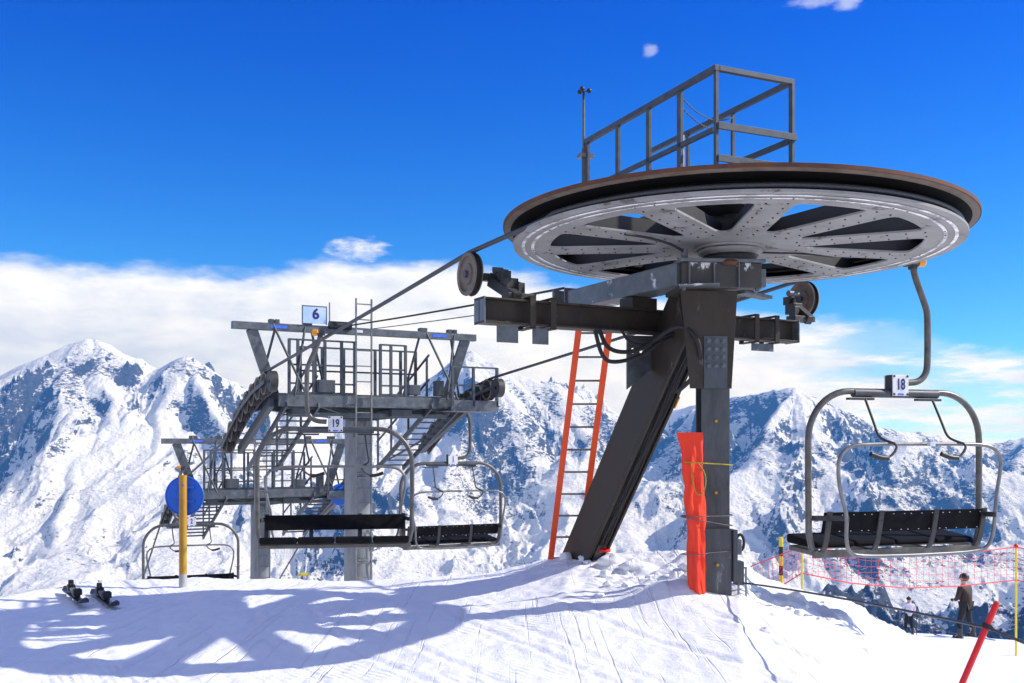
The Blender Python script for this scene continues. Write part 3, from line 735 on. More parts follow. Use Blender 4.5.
p0, p1 = W(-.55, 2.05, 3.17), W(-.02, 9.75, 3.68)
P = [p0+(p1-p0)*t-V(0, 0, .01*4*t*(1-t)) for t in np.linspace(0, 1, 20)]
tag(MB().tube(P, .007, 6).build('signal_cable', 'rubber'), 'thin wire just under the black line to the numbered tower', 'cable')

# ------------------------------------------------------------------ towers
TB = -3.4                                                   # foot of the first tower
def make_tower():
    t = thing('lift_tower', 'galvanised lift tower nearer the terminal, with a number board on its crossbar', 'lift tower', W(0, 10.5, TB), A, 'steel towers carrying the ropeway')
    def L(u, v, z): return V(u, v-10.5, z-TB)
    c = MB().lathe([(.001, 0), (.27, 0), (.235, 2.15-TB), (.001, 2.15-TB)], n=32).build('column', 'zinc_col', t)
    MB().lathe([(.34, 2.12-TB), (.34, 2.16-TB), (.001, 2.16-TB)], n=24).build('top_flange', 'zinc', c)
    m = MB()
    for x in (-.16, .13): m.beam(L(x, 10.13, TB+.2), L(x, 10.13, 2.1), .03, .03, up=(1, 0, 0))
    for x in (-.40, -.115): m.beam(L(x, 9.45, 1.95), L(x, 9.45, 4.17), .028, .028, up=(1, 0, 0))
    for i in range(28):
        z = TB+.4+i*.272
        if z < 2.0: m.tube([L(-.16, 10.13, z), L(.13, 10.13, z)], .011, 6)
        elif z < 4.15: m.tube([L(-.40, 9.45, z), L(-.115, 9.45, z)], .011, 6)
    for z in (-2, -.5, 1.0): m.beam(L(-.02, 10.13, z), L(-.02, 10.3, z), .2, .03)
    m.build('ladder', 'thin', t)
    # cross arm: tapered box
    ca = MB()
    for s in (-1, 1):
        a0, a1 = [(0, -.17, 2.03), (0, .17, 2.03), (0, .17, 2.46), (0, -.17, 2.46)], [(s*1.85, -.12, 2.22), (s*1.85, .12, 2.22), (s*1.85, .12, 2.46), (s*1.85, -.12, 2.46)]
        pts = [L(x, 10.3+y, z) for x, y, z in a0]+[L(x, 10.3+y, z) for x, y, z in a1]
        ca.add(pts, [(0, 1, 2, 3), (7, 6, 5, 4), (0, 4, 5, 1), (1, 5, 6, 2), (2, 6, 7, 3), (3, 7, 4, 0)])
    ca.build('cross_arm', 'zinc_dark', t, bevel=.006)
    m = MB()
    m.beam(L(-1.75, 9.55, 2.36), L(1.95, 9.55, 2.36), .05, .20)
    m.beam(L(-1.5, 9.85, 2.13), L(1.5, 9.85, 2.13), .08, .08)
    for s in (-1, 1): m.beam(L(s*.2, 10.2, 2.15), L(s*1.2, 9.6, 2.36), .07, .09)
    m.build('arm_bracing', 'zinc', t, bevel=.003)
    for (u_, v_, z_, sx_, sz_) in ((-.9, 9.6, 2.62, .30, .22), (.75, 9.62, 2.60, .22, .18), (-1.35, 9.7, 2.20, .26, .16), (.55, 9.75, 2.18, .4, .14), (1.25, 9.62, 2.64, .16, .28)):
        MB().box(L(u_, v_, z_), (sx_, .16, sz_)).build('junction_box', 'zinc_dark', t, bevel=.01)
    pl = MB().box(L(0, 9.85, 2.475), (3.5, .62, .02)); pl.build('walkway_deck', 'zinc_dark', t)
    # lifting frame
    lf = MB().beam(L(-2.48, 9.75, 3.62), L(2.06, 9.75, 3.62), .13, .125).build('lifting_beam', 'zinc', t, bevel=.006)
    for u in (-2.12, 1.80):
        m = MB().tube(arc_pts(L(u, 9.75, 3.51), .05, 0, 2*math.pi, 14, (1, 0, 0), (0, 0, 1))[:-1], .010, 6, closed=True); m.build('lifting_ring', 'zinc_dark', lf)
    for u in (-1.7, -.25, 1.3):
        MB().box(L(u, 9.683, 3.62), (.28 if u != -.25 else .12, .004, .05)).build('maker_plate', 'bright_blue' if u != -.25 else 'white', lf)
    for s in (-1, 1):
        MB().beam(L(s*2.0-.15, 9.75, 3.57), L(s*1.62-.05, 10.05, 2.40), .19, .07, up=(0, 1, 0)).build('frame_arm', 'zinc', lf, bevel=.004)
        for (ua, ub, vb) in ((1.72, 1.30, 9.35), (1.62, 1.95, 10.2), (1.12, 1.52, 9.35), (1.05, .72, 10.1)):
            MB().tube([L(s*ua-.1, 9.72, 3.72), L(s*ub, vb, 2.42)], .022, 7).build('brace', 'zinc_dark', lf)
            MB().box(L(s*ua-.1, 9.75, 3.71), (.07, .13, .08)).build('brace_head', 'zinc_dark', lf)
    # railings along the cross arm
    def railing(name, us, v, z0, z1, rails, w=.045, depth=0):
        r = MB()
        for k in rails: r.beam(L(us[0], v, k), L(us[-1], v, k), .03, .03)
        o = r.build(name, 'rail', t)
        for u in us: MB().beam(L(u, v, z0), L(u, v, z1), w, .05, up=(0, 1, 0)).build('post', 'rail', o)
    railing('railing', (-1.55, -1.40, -1.12, -.92, -.62, -.38), 9.58, 2.47, 3.42, (3.41, 2.98, 2.66, 2.50))
    railing('railing', (.10, .30, .58), 9.58, 2.47, 3.40, (3.39, 2.95, 2.66, 2.50))
    railing('railing', (-1.2, -.8, -.4, .2, .7, 1.0), 10.12, 2.47, 3.35, (3.34, 2.92))
    railing('railing', (1.30, 1.72, 2.20), 9.12, 2.30, 3.02, (3.01, 2.68))
    m = MB().box(L(1.75, 9.12, 2.31), (.95, .05, .20)); m.box(L(1.75, 9.4, 2.22), (.95, .6, .02)); m.build('side_platform', 'zinc', t, bevel=.003)
    # sheave trains and stepped walkways, one on each rope
    for s in (-1, 1):
        us = s*2.05
        fr = MB()
        pv = [(v, z-.20) for v, z in SR]
        for i in range(0, 16, 4):
            fr.beam(L(us+.09, *pv[i]), L(us+.09, *pv[min(i+4, 16)]), .03, .27); fr.beam(L(us-.085, *pv[i]), L(us-.085, *pv[min(i+4, 16)]), .02, .06)
        fr.beam(L(us-s*.20, 9.6, 2.32), L(us-s*.20, 11.9, 1.50), .09, .15)
        fr.beam(L(us-s*.45, 10.3, 2.36), L(us-s*.1, 10.5, 2.25), .14, .14)
        f_o = fr.build('sheave_frame', 'zinc_dark', t, bevel=.003)
        for i in range(8):
            v, z = SR[i*2+1]
            MB().lathe([(.03, -.045), (.16, -.045), (.192, -.06), (.198, -.05), (.178, -.02), (.178, .02), (.198, .05), (.192, .06), (.16, .045), (.03, .045)], L(us, v, z-.19), (1, 0, 0), 22, mis=[1, 0, 0, 1, 1, 1, 0, 0, 1]).build('sheave', ['sheave', 'rubber'], f_o)
        MB().lathe([(.03, -.05), (.15, -.05), (.17, -.06), (.17, .06), (.15, .05), (.03, .05)], L(us, SR[0][0]-.17, SR[0][1]-.20), (1, 0, 0), 22).build('guide_wheel', 'chair_dark', f_o)
        wk = MB()
        ui, uo = s*1.05, s*1.62
        def st(v): return 2.34-.42*(v-9.5)
        for u in (ui, uo): wk.beam(L(u, 9.5, st(9.5)-.05), L(u, 12.3, st(12.3)-.05), .035, .10)
        w_o = wk.build('walkway', 'zinc_dark', t, bevel=.003)
        for i in range(11):
            v = 9.7+i*.25
            MB().box(L((ui+uo)/2, v, st(v)-.02), (.52, .19, .025)).build('tread', 'zinc_dark', w_o)
        hr = MB()
        for k in (.95, .5): hr.beam(L(ui, 9.6, st(9.6)+k), L(ui, 12.3, st(12.3)+k), .03, .03)
        for v in (9.7, 10.6, 11.5, 12.25): hr.beam(L(ui, v, st(v)), L(ui, v, st(v)+.95), .035, .035, up=(0, 1, 0))
        hr.build('handrail', 'rail', w_o)
    return t
tower = make_tower()
tower2 = copy_tree(tower)
tower2.location = W(0, 10.5+TV, TB+TZ)
tag(tower2, 'galvanised lift tower farther down the slope, half hidden behind the nearest empty chair', 'lift tower', 'steel towers carrying the ropeway')
# taller ladder head, board and stay only on the nearer tower
def L1(u, v, z): return V(u, v-10.5, z-TB)
nb = MB().box(L1(-1.08, 9.66, 3.855), (.42, .012, .29)).build('number_board', 'bluepan', tower)
bf = MB()
for dx in (-.215, .215): bf.box(L1(-1.08+dx, 9.665, 3.85), (.014, .03, .31))
bf.box(L1(-1.08, 9.665, 4.01), (.444, .03, .016)); bf.build('board_frame', 'zinc', nb)
text_mesh('number', '6', .25, 'navy', nb, L1(-1.06, 9.651, 3.87), (R(90), 0, 0), .03)
MB().tube([L1(-.80, 9.7, 3.68), L1(-.80, 9.7, 4.10)], .012, 7).build('antenna', 'thin', tower)
MB().disc(L1(-.62, 9.66, 3.70), .07, (1, 0, 0), .4, 14).build('motor', 'black', tower)
# blue disc on the farther tower's right arm
dsc = MB().lathe([(.001, 0), (.26, 0), (.27, .015), (.26, .03), (.001, .03)], V(1.72, -1.0, 2.30-TB), (0, -1, 0), 32).build('sign_disc', 'blue', tower2)
MB().beam(V(1.72, -.97, 2.3-TB), V(1.72, -.5, 2.3-TB), .04, .04).build('disc_bracket', 'zinc_dark', tower2)

# ------------------------------------------------------------------ chairs
def make_chair():
    t = thing('lift_chair', 'x', 'lift chair', (0, 0, 0), 0, 'empty four-seat chairs on the rope')
    xc = -.17
    g = MB().box((0, 0, .0), (.06, .16, .07)).box((.03, 0, -.04), (.06, .08, .06)); g.build('grip', 'chair_dark', t, bevel=.01)
    MB().lathe([(.001, 0), (.045, 0), (.045, .06), (.03, .075), (.001, .075)], (.07, -.03, .0), (1, -.2, 0), 14).build('grip_cap', 'orange', t)
    P = smooth_path([(.03, 0, -.02), (.06, 0, -.15), (.20, 0, -.45), (.215, 0, -.55), (.215, 0, -.98), (.20, 0, -1.12), (.10, 0, -1.205), (-.05, 0, -1.215)], 2)
    MB().tube(P, .033, 12).build('hanger', 'chair', t)
    # bent frame
    fr = [(xc-.95, 0, -2.88), (xc-1.0, 0, -2.84), (xc-1.035, 0, -2.7), (xc-1.04, 0, -2.1)]
    fr += [tuple(p) for p in arc_pts((xc-.56, 0, -1.79), .48, math.pi, math.pi/2, 10, (1, 0, 0), (0, 0, 1))]
    fr += [(xc-.3, 0, -1.31), (xc, 0, -1.31)]
    fr = fr+[(2*xc-x, y, z) for x, y, z in reversed(fr[:-1])]
    MB().tube(fr, .032, 12).build('frame', 'chair', t)
    MB().tube([(xc-.52, 0, -1.325), (xc+.5, 0, -1.325)], .045, 12).build('frame_sleeve', 'zinc_dark', t)
    MB().box((xc, 0, -1.25), (.20, .10, .22)).build('hanger_block', 'chair_dark', t, bevel=.01)
    for y, rz in ((-.058, 0), (.058, math.pi)):
        pl = MB().box((xc, y, -1.245), (.192, .012, .21)).build('number_plate', 'white', t, bevel=.004)
        for dx in (-.08, .08):
            for dz in (-.09, .09): MB().disc((xc+dx, y+(-.007 if y < 0 else .007), -1.245+dz), .013, (0, 1, 0), .008, 8).build('screw', 'rust', pl)
        MB().box((xc, y+(-.0075 if y < 0 else .0075), -1.335), (.07, .003, .018)).build('plate_mark', 'bright_blue', pl)
    # seat
    m = MB().box((xc, -.03, -2.90), (2.0, .06, .07)).box((xc, .36, -2.87), (1.98, .04, .05))
    for x in (-.98, -.33, .33, .98): m.beam((xc+x, -.03, -2.89), (xc+x, .38, -2.87), .04, .05)
    m.build('seat_frame', 'chair', t, bevel=.006)
    for k in range(4):
        x = xc-.735+k*.49; xb_ = xc-.705+k*.47
        MB().hexa([(x-.238, .0, -2.845), (x+.238, .0, -2.845), (x+.238, .47, -2.83), (x-.238, .47, -2.83), (x-.238, .0, -2.79), (x+.238, .0, -2.79), (x+.238, .47, -2.735), (x-.238, .47, -2.735)]).build('seat_cushion', 'pad', t, bevel=.022)
        bc_ = MB().hexa([(xb_-.2347, -.10, -2.69), (xb_+.2347, -.10, -2.69), (xb_+.2347, -.06, -2.69), (xb_-.2347, -.06, -2.69), (xb_-.2347, -.16, -2.49), (xb_+.2347, -.16, -2.49), (xb_+.2347, -.11, -2.49), (xb_-.2347, -.11, -2.49)])
        for fx in (-.19, -.06, .07, .2):
            bc_.disc((xb_+fx, -.16, -2.515), .0042, (0, 1, 0), .010, 8, 1); bc_.disc((xb_+fx, -.112, -2.675), .0042, (0, 1, 0), .010, 8, 1)
        bc_.build('backrest_cushion', ['pad', 'white'], t, bevel=.010)
    for x in (-.93, -.33, .33, .93):
        P = smooth_path([(xc+x, -.02, -2.88), (xc+x, -.09, -2.86), (xc+x, -.14, -2.74), (xc+x, -.19, -2.48)], 2)
        s = MB()
        for p, q in zip(P[:-1], P[1:]): s.beam(p, q+(q-p)*.15, .055, .016, up=(1, 0, 0)) if False else s.beam(p, q+(q-p)*.1, .016, .055, up=(1, 0, 0))
        s.build('backrest_bracket', 'chair_dark', t)
    # restraint bar swung up behind the backrest
    lp = [(xc+.0, -.37, -1.83), (xc+.62, -.37, -1.83), (xc+.85, -.37, -1.85), (xc+.962, -.37, -1.95), (xc+.967, -.36, -2.1), (xc+.93, -.35, -2.3), (xc+.88, -.38, -2.5), (xc+.88, -.36, -2.72), (xc+.83, -.34, -2.86), (xc+.68, -.33, -2.90), (xc, -.33, -2.91)]
    lp = lp+[(2*xc-x, y, z) for x, y, z in reversed(lp[1:-1])]
    lp = lp+[lp[0]]
    MB().tube(smooth_path(lp, 2)[:-1], .019, 9, closed=True).build('restraint_bar', 'thin', t)
    for s_ in (-1, 1):
        MB().beam((xc+s_*1.0, 0, -2.55), (xc+s_*.87, -.39, -2.53), .02, .05).build('bar_pivot', 'chair_dark', t)
    MB().box((xc+.06, -.42, -1.83), (.06, .045, .045)).build('bar_sticker', 'white', t)
    for x in (-.40, .42):
        MB().tube(smooth_path([(xc+x, -.03, -1.385), (xc+x-.03, -.20, -1.63), (xc+x-.06, -.30, -1.76), (xc+x-.02, -.36, -1.80), (xc+x+.06, -.43, -1.835), (xc+x+.0, -.45, -1.92), (xc+x-.08, -.45, -1.965), (xc+x-.12, -.45, -1.965)], 2), .0125, 8).build('footrest_rod', 'chair_dark', t)
        MB().tube(smooth_path([(xc+x-.07, -.45, -1.965), (xc+x-.16, -.45, -1.96), (xc+x-.26, -.44, -1.925)], 1), .024, 8).build('footrest', 'black', t)
        MB().box((xc+x-.05, -.02, -1.385), (.30, .05, .022)).build('rod_bracket', 'chair_dark', t)
    return t
chair = make_chair()
def put_chair(o, loc, rz, num, label):
    o.location = loc; o.rotation_euler = (0, 0, rz); o['label'] = label
    for ch in list(o.children):
        if ch.name.startswith('number_plate'):
            front = ch.data.vertices[0].co.y > 0
            text_mesh('number', num, .15, 'navy', ch, (-.17, .0665 if front else -.0665, -1.24), (R(90), 0, math.pi if front else 0), .022, .70)
c2_, c3_, c4_ = copy_tree(chair), copy_tree(chair), copy_tree(chair)
def rz_at(v):
    for (a, b), (c, d) in zip(prof[:-1], prof[1:]):
        if a <= v <= c: return b+(d-b)*(v-a)/(c-a)
tR = R(28+.0)+R(-9)                                          # still on the wheel's rim
put_chair(chair, (CX+.035+2.03*math.cos(R(19)), CY+2.03*math.sin(R(19)), 3.44), R(19), '18', 'empty four-seat chair seen from behind, hanging from the right edge of the big wheel')
put_chair(c2_, W(-2.11, 5.9, rz_at(5.9)+.05), R(9)+math.pi, '19', 'empty four-seat chair facing us on the left rope in front of the numbered tower')
put_chair(c3_, W(1.98, 10.25, 2.56), R(26), '1', 'empty four-seat chair on the right rope under the end of the numbered tower')
put_chair(c4_, W(-2.07, 16.5, 1.09), R(20)+math.pi, '2', 'lowest empty chair at far left, partly behind the snow crest and the blue disc sign')

# ------------------------------------------------------------------ things round the terminal
# orange ladder
lb_l, lb_r = V(.455, 12.25, .10), V(.80, 12.25, .10)
dt = V(.31, -.95, 2.95)
ld_o = V(.62, 12.25, hz(.62, 12.25))
lad = thing('ladder', 'long orange-red ladder leaning behind the inclined leg of the terminal', 'ladder', ld_o)
for p, sc in ((lb_l, 1), (lb_r, 1)):
    MB().beam(p+V(0, 0, 0), p+dt, .070, .036, up=(0, 1, 0)).build('rail', 'ladder', lad, ld_o, .004)
for i in range(11):
    t = .045+i*.089
    MB().tube([lb_l+dt*t+V(.018, 0, 0), lb_r+dt*t-V(.018, 0, 0)], .012, 7).build('rung', 'rung', lad, ld_o)
# rolled orange mat tied to the column
mo_ = V(1.685, 9.27, hz(1.66, 9.2)-.06)
mat_t = thing('safety_mat', 'bright orange padding mat tied upright against the left side of the column', 'safety mat', mo_)
prof_m = [(.0, .085, .02), (.12, .095, 0), (.3, .098, 0), (.5, .092, -.01), (.62, .085, -.01), (.75, .098, -.02), (.9, .108, -.03), (1.05, .098, -.03), (1.18, .10, -.045), (1.32, .105, -.045), (1.42, .118, -.055), (1.52, .132, -.065)]
_pz = np.array(prof_m); _zz = np.linspace(0, _pz[-1, 0], 64)
prof_m = [(z, np.interp(z, _pz[:, 0], _pz[:, 1]), np.interp(z, _pz[:, 0], _pz[:, 2])) for z in _zz]
m = MB(); nn = 40; rings = []
for (z, w, dx) in prof_m:
    ring = []
    for k in range(nn):
        a = 2*math.pi*k/nn
        fold = 1+.14*math.sin(3*a+z*2.6)+.13*math.sin(6*a-z*5+math.sin(z*4))+.07*math.sin(11*a+z*12)+.05*math.sin(z*26+3*a)*math.sin(z*7)
        dpt = .085 if z < 1.2 else .085-.05*(z-1.2)/.33
        ring.append((mo_.x+dx+.012+w*.84*math.cos(a)*fold, mo_.y+dpt*math.sin(a)*fold, mo_.z+z*(1.715-mo_.z)/1.52))
    rings.append(ring)
vs = [p for r_ in rings for p in r_]
m.add(vs, [(i*nn+k, i*nn+(k+1) % nn, (i+1)*nn+(k+1) % nn, (i+1)*nn+k) for i in range(len(rings)-1) for k in range(nn)], 0, True)
m.add(rings[-1], [tuple(range(nn))]); m.add(rings[0], [tuple(reversed(range(nn)))])
mo_b = m.build('mat', 'mat', mat_t, mo_)
ss = mo_b.modifiers.new('soft', 'SUBSURF'); ss.levels = ss.render_levels = 1
def loopcord(name, z, r, mat, extra=0):
    P = []
    xa, xb = mo_.x-.125, COLX+.165
    for x, y in ((xa-.01, mo_.y), (xa+.05, mo_.y-.105), (xa+.2, mo_.y-.115), (COLX-.1, COLY-.205), (xb, COLY-.17), (xb+.02, COLY+.1), (COLX-.1, COLY+.18), (xa+.1, mo_.y+.12)):
        P.append(V(x, y, z-extra*(x-xa)))
    P = smooth_path(P+[P[0]], 2)[:-1]
    MB().tube(P, r, 6, closed=True).build(name, mat, mat_t, mo_)
loopcord('yellow_cord', 1.445, .0065, 'yrope', .06)
loopcord('twine', .95, .005, 'twine'); loopcord('twine', .94, .005, 'twine', .18); loopcord('twine', .60, .005, 'twine', -.06)
P = smooth_path([V(mo_.x-.06, mo_.y-.115, 1.44), V(mo_.x-.055, mo_.y-.13, 1.28), V(mo_.x-.01, mo_.y-.13, 1.13), V(mo_.x+.06, mo_.y-.13, 1.18), V(mo_.x+.075, mo_.y-.125, 1.33), V(mo_.x-.0, mo_.y-.12, 1.44)], 2)
MB().tube(P, .0055, 6).build('cord_knot', 'yrope', mat_t, mo_)
# switch gear on the column's right flank
so = K(.2, -.1, hz(2.1, 9.3))
sw = thing('control_box', 'small grey switch box with a bent conduit on the right side of the column foot', 'switch box', so)
MB().box(K(.165, -.10, .58), (.04, .16, .48), th).build('back_plate', 'zinc_dark', sw, so, .003)
MB().box(K(.215, -.11, .42), (.07, .12, .22), th).build('housing', 'column', sw, so, .008)
MB().box(K(.205, -.10, .66), (.06, .10, .14), th).build('switch', 'zinc', sw, so, .008)
P = smooth_path([K(.19, -.12, .74), K(.22, -.12, .78), K(.25, -.12, .76), K(.265, -.12, .70), K(.25, -.12, .63), K(.2, -.12, .62)], 2)
MB().tube(P, .014, 8).build('conduit', 'rubber', sw, so)
gd = MB()
for dx in (.2, .27):
    gd.beam(K(dx, -.15, .1), K(dx, -.15, .47), .016, .016, up=(0, 1, 0))
gd.beam(K(.19, -.15, .47), K(.28, -.15, .47), .016, .016); gd.beam(K(.19, -.15, .14), K(.28, -.15, .14), .016, .016)
gd.build('guard_frame', 'thin', sw, so)
# red cap at the leg's foot
rc = MB(); ro = V(1.05, 11.62, hz(1.05, 11.62))
rc.lathe([(.001, 0), (.085, 0), (.085, .03), (.055, .05), (.05, .12), (.065, .13), (.065, .17), (.03, .19), (.001, .19)], ro+V(0, 0, .10), (0, 0, 1), 16)
rc = rc.build('ground_anchor_cap', 'red', None, (0, 0, 0)); tag(rc, 'small red cap beside the snowed-in foot of the inclined leg', 'red cap')

# blue disc sign on a yellow post at the crest
sx, sy = -3.73, 11.45
sz = hz(sx, sy); so = V(sx, sy, sz)
sg = thing('disc_sign', 'round blue sign seen from behind on a yellow post at the snow crest', 'sign', so)
MB().tube([V(sx, sy, sz+.14), V(sx, sy, sz+1.27)], .043, 16).build('post', 'yellow', sg, so)
MB().tube([V(sx, sy, sz-.3), V(sx, sy, sz+.15)], .045, 16).build('post_foot', 'greyp', sg, so)
dd = V(.05, 1, 0).normalized()
ds = MB().lathe([(.001, 0), (.205, 0), (.222, -.012), (.228, .0), (.222, .012), (.001, .012)], V(sx-.005, sy+.07, sz+1.03), dd, 48).build('disc', 'blue', sg, so)
for z in (.97, 1.13):
    MB().box((sx, sy+.04, sz+z), (.22, .03, .022)).build('disc_clamp', 'blue', sg, so)
MB().disc((sx+.01, sy-.044, sz+1.16), .012, (0, 1, 0), .006, 10).build('bolt_head', 'bright_blue', sg, so)
# small yellow-headed sensor on legs behind the crest
kx, ky = -2.95, 14.2; kz = -.75
sn = thing('sensor_tripod', 'tiny yellow-headed device on thin legs peeking over the crest beside the tower ladder', 'sensor', (kx, ky, hz(kx, ky)))
ko = V(kx, ky, hz(kx, ky))
MB().box((kx+.02, ky, -.22), (.14, .06, .035), .3).build('head', 'yellow_clean', sn, ko, .004)
for dx in (-.12, .12): MB().tube([V(kx, ky, -.24), V(kx+dx, ky+.05, ko.z-.1)], .012, 6).build('leg', 'thin', sn, ko)

# pair of skis lying on the snow
def make_ski():
    t = thing('ski', 'x', 'ski', (0, 0, 0), 0, 'pair of skis lying at the left of the crest')
    n = 26; m = MB(); rows = []
    Lg = 1.30
    for i in range(n+1):
        y = -Lg/2+Lg*i/n; f = i/n
        w = .052-.012*math.sin(math.pi*f)
        if f > .86: w = .055*math.sqrt(max(1-((f-.86)/.14)**2, .02))
        if f < .06: w = .045*math.sqrt(max(f/.06, .15))
        z = .012+(0 if f < .84 else .62*((f-.84))**1.6*2.2)+(0 if f > .05 else .03*(1-f/.05))
        rows.append((y, w, z))
    vs = []
    for y, w, z in rows: vs += [(-w, y, z), (w, y, z), (w, y, z+.012), (-w, y, z+.012)]
    fs = []
    for i in range(n):
        for k in range(4): fs.append((i*4+k, i*4+(k+1) % 4, i*4+4+(k+1) % 4, i*4+4+k))
    fs += [(3, 2, 1, 0), (n*4, n*4+1, n*4+2, n*4+3)]
    m.add(vs, fs); m.build('blade', 'skitop', t, bevel=.002)
    q = MB(); vs = []
    for y, w, z in rows[22:26]: vs += [(-w*.5, y, z+.0135), (w*.5, y, z+.0135)]
    q.add(vs, [(2*i, 2*i+1, 2*i+3, 2*i+2) for i in range(3)]); q.build('tip_mark', 'tipmark', t)
    bt = MB().box((0, .08, .045), (.06, .16, .035)).box((0, .15, .085), (.085, .07, .06)).box((0, .16, .115), (.06, .05, .02))
    bt.build('toe_binding', 'black', t, bevel=.008)
    bh = MB().box((0, -.24, .045), (.06, .20, .035)).box((0, -.25, .085), (.075, .09, .06)).box((0, -.27, .135), (.05, .05, .05)).box((0, -.19, .12), (.03, .05, .03))
    bh.build('heel_binding', 'black', t, bevel=.008)
    MB().beam((-.0, -.02, .05), (.0, -.14, .09), .06, .012).build('brake', 'thin', t)
    return t
ski = make_ski(); ski2 = copy_tree(ski)
for o, (tx, ty), lab in ((ski, (-4.50, 10.4), 'left ski of the dark pair lying on the snow, the farther from the sign post'), (ski2, (-4.16, 10.3), 'right ski of the dark pair lying on the snow, the nearer to the sign post')):
    o.location = (tx, ty, hz(tx, ty)+.02); o['label'] = lab
    dirv = V(.62, -1.0, 0); z1_, z0_ = hz(tx+.3, ty-.48), hz(tx-.3, ty+.48)
    o.rotation_euler = (math.atan2(z1_-z0_, 1.13), 0, math.atan2(dirv.y, dirv.x)-math.pi/2)

# red leaning pole and the line it holds
po = V(2.12, 5.55, hz(2.12, 5.55))
rp = thing('slalom_pole', 'leaning red pole in the right foreground holding the dark line on a hook', 'pole', po)
p0, p1 = V(2.17, 5.5, -.35), V(2.665, 5.55, .735)
MB().tube([p0, p0+(p1-p0)*.985, p1], [.0168, .0168, .013], 14).build('shaft', 'red', rp, po)
MB().tube([p1-(p1-p0)*.004, p1+(p1-p0)*.006], .012, 10).build('tip', 'orange', rp, po)
hk = p0+(p1-p0)*.88
MB().tube([hk-(p1-p0)*.012, hk+(p1-p0)*.012], .027, 12).build('collar', 'black', rp, po)
MB().tube(smooth_path([hk+V(.02, -.02, 0), hk+V(.035, -.03, -.025), hk+V(.055, -.03, -.03), hk+V(.068, -.03, -.008)], 2), .005, 6).build('hook', 'black', rp, po)
a_, b_ = K(.24, -.14, .33), hk+V(.0, -.03, -.006)
P = [a_+(b_-a_)*t-V(0, 0, -.02*4*t*(1-t)) for t in np.linspace(0, 1, 24)]
e_ = V(4.6, 4.2, .12)
P += [b_+(e_-b_)*t-V(0, 0, .10*4*t*(1-t)) for t in np.linspace(0, 1, 12)][1:]
tag(MB().tube(P, .0085, 7).build('guide_line', 'cable'), 'sagging dark line from the column foot to the leaning red pole and out of frame', 'line')

# ------------------------------------------------------------------ safety net and its poles
def pole(name, x, y, zt, label, mats, r=.018, banded=False, ball=False, group='net poles along the drop'):
    zg = hz(x, y); o = V(x, y, zg)
    t = thing(name, label, 'pole', o, 0, group)
    if banded:
        n = 6; zb_ = max(zg, zt-1.05)
        MB().tube([V(x, y, zg-.2), V(x, y, zb_)], r, 8).build('shaft', 'yellow_clean', t, o)
        for i in range(n):
            MB().tube([V(x, y, zb_+(zt-zb_)*i/n+.001), V(x, y, zb_+(zt-zb_)*(i+1)/n)], r*1.1, 10).build('band', 'black' if i % 2 == 0 else 'yellow_clean', t, o)
    else:
        MB().tube([V(x, y, zg-.2), V(x, y, zt)], r, 10).build('shaft', 'yellow_clean', t, o)
    if ball: MB().ball((x, y, zt+.02), .045, 12).build('top_knob', 'red', t, o)
    return t
def gp(px, py, y): return ((px-512)/F*y, y, EYE-(py-YH)/F*y)
yA = next((y for y in np.arange(9, 28, .05) if YH+F*(EYE-hz(.499*y, y))/y < 656), 20.0)
pA = gp(1016, 547, yA); pB = gp(802, 546, 16.5); pC = gp(781, 537, 18.5)
pole('net_pole', pA[0], pA[1], pA[2], 'tall thin yellow pole with a red knob, right end of the red net', None, .02, ball=True)
pole('net_pole', pB[0], pB[1], pB[2], 'thin plain yellow pole at the bend of the red net, under the nearest chair seat', None, .016)
pole('striped_pole', pC[0], pC[1], pC[2]-.0, 'short yellow and black banded pole behind the left stretch of the red net', None, .035, banded=True)
def net():
    m = MB()
    top = [gp(736, 572, 20.5), gp(775, 557, 18.2), pB, gp(850, 553, 16.5*.78+yA*.22), gp(905, 556, (16.5+yA)/2), gp(960, 554, 16.5*.25+yA*.75), pA, gp(1060, 556, yA-.6)]
    bot = [gp(736, 600, 20.5), gp(778, 588, 18.2), gp(802, 573, 16.5), gp(850, 583, 16.5*.78+yA*.22), gp(905, 588, (16.5+yA)/2), gp(960, 586, 16.5*.25+yA*.75), gp(1016, 580, yA), gp(1060, 590, yA-.6)]
    def samp(P, t):
        f = t*(len(P)-1); i = min(int(f), len(P)-2); f -= i
        return Vector(P[i])*(1-f)+Vector(P[i+1])*f
    T = np.linspace(0, 1, 100)
    for t_ in (top, bot): m.tube([samp(t_, t) for t in T], .011, 5)
    for k in range(1, 5):
        f = k/5
        m.tube([samp(top, t)*(1-f)+samp(bot, t)*f+V(0, .01*math.sin(t*50+k*2), .012*math.sin(t*60+k)) for t in T], .0032, 4)
    n = 60
    for i in range(n+1):
        t = i/n
        m.tube([samp(top, t)+V(0, 0, 0), samp(top, t)*.5+samp(bot, t)*.5+V(.012*math.sin(i*2.1), 0, .0), samp(bot, t)], .0032, 4)
    return m
tag(net().build('safety_net', 'net'), 'low red plastic safety net stretched between yellow poles along the drop', 'safety net')

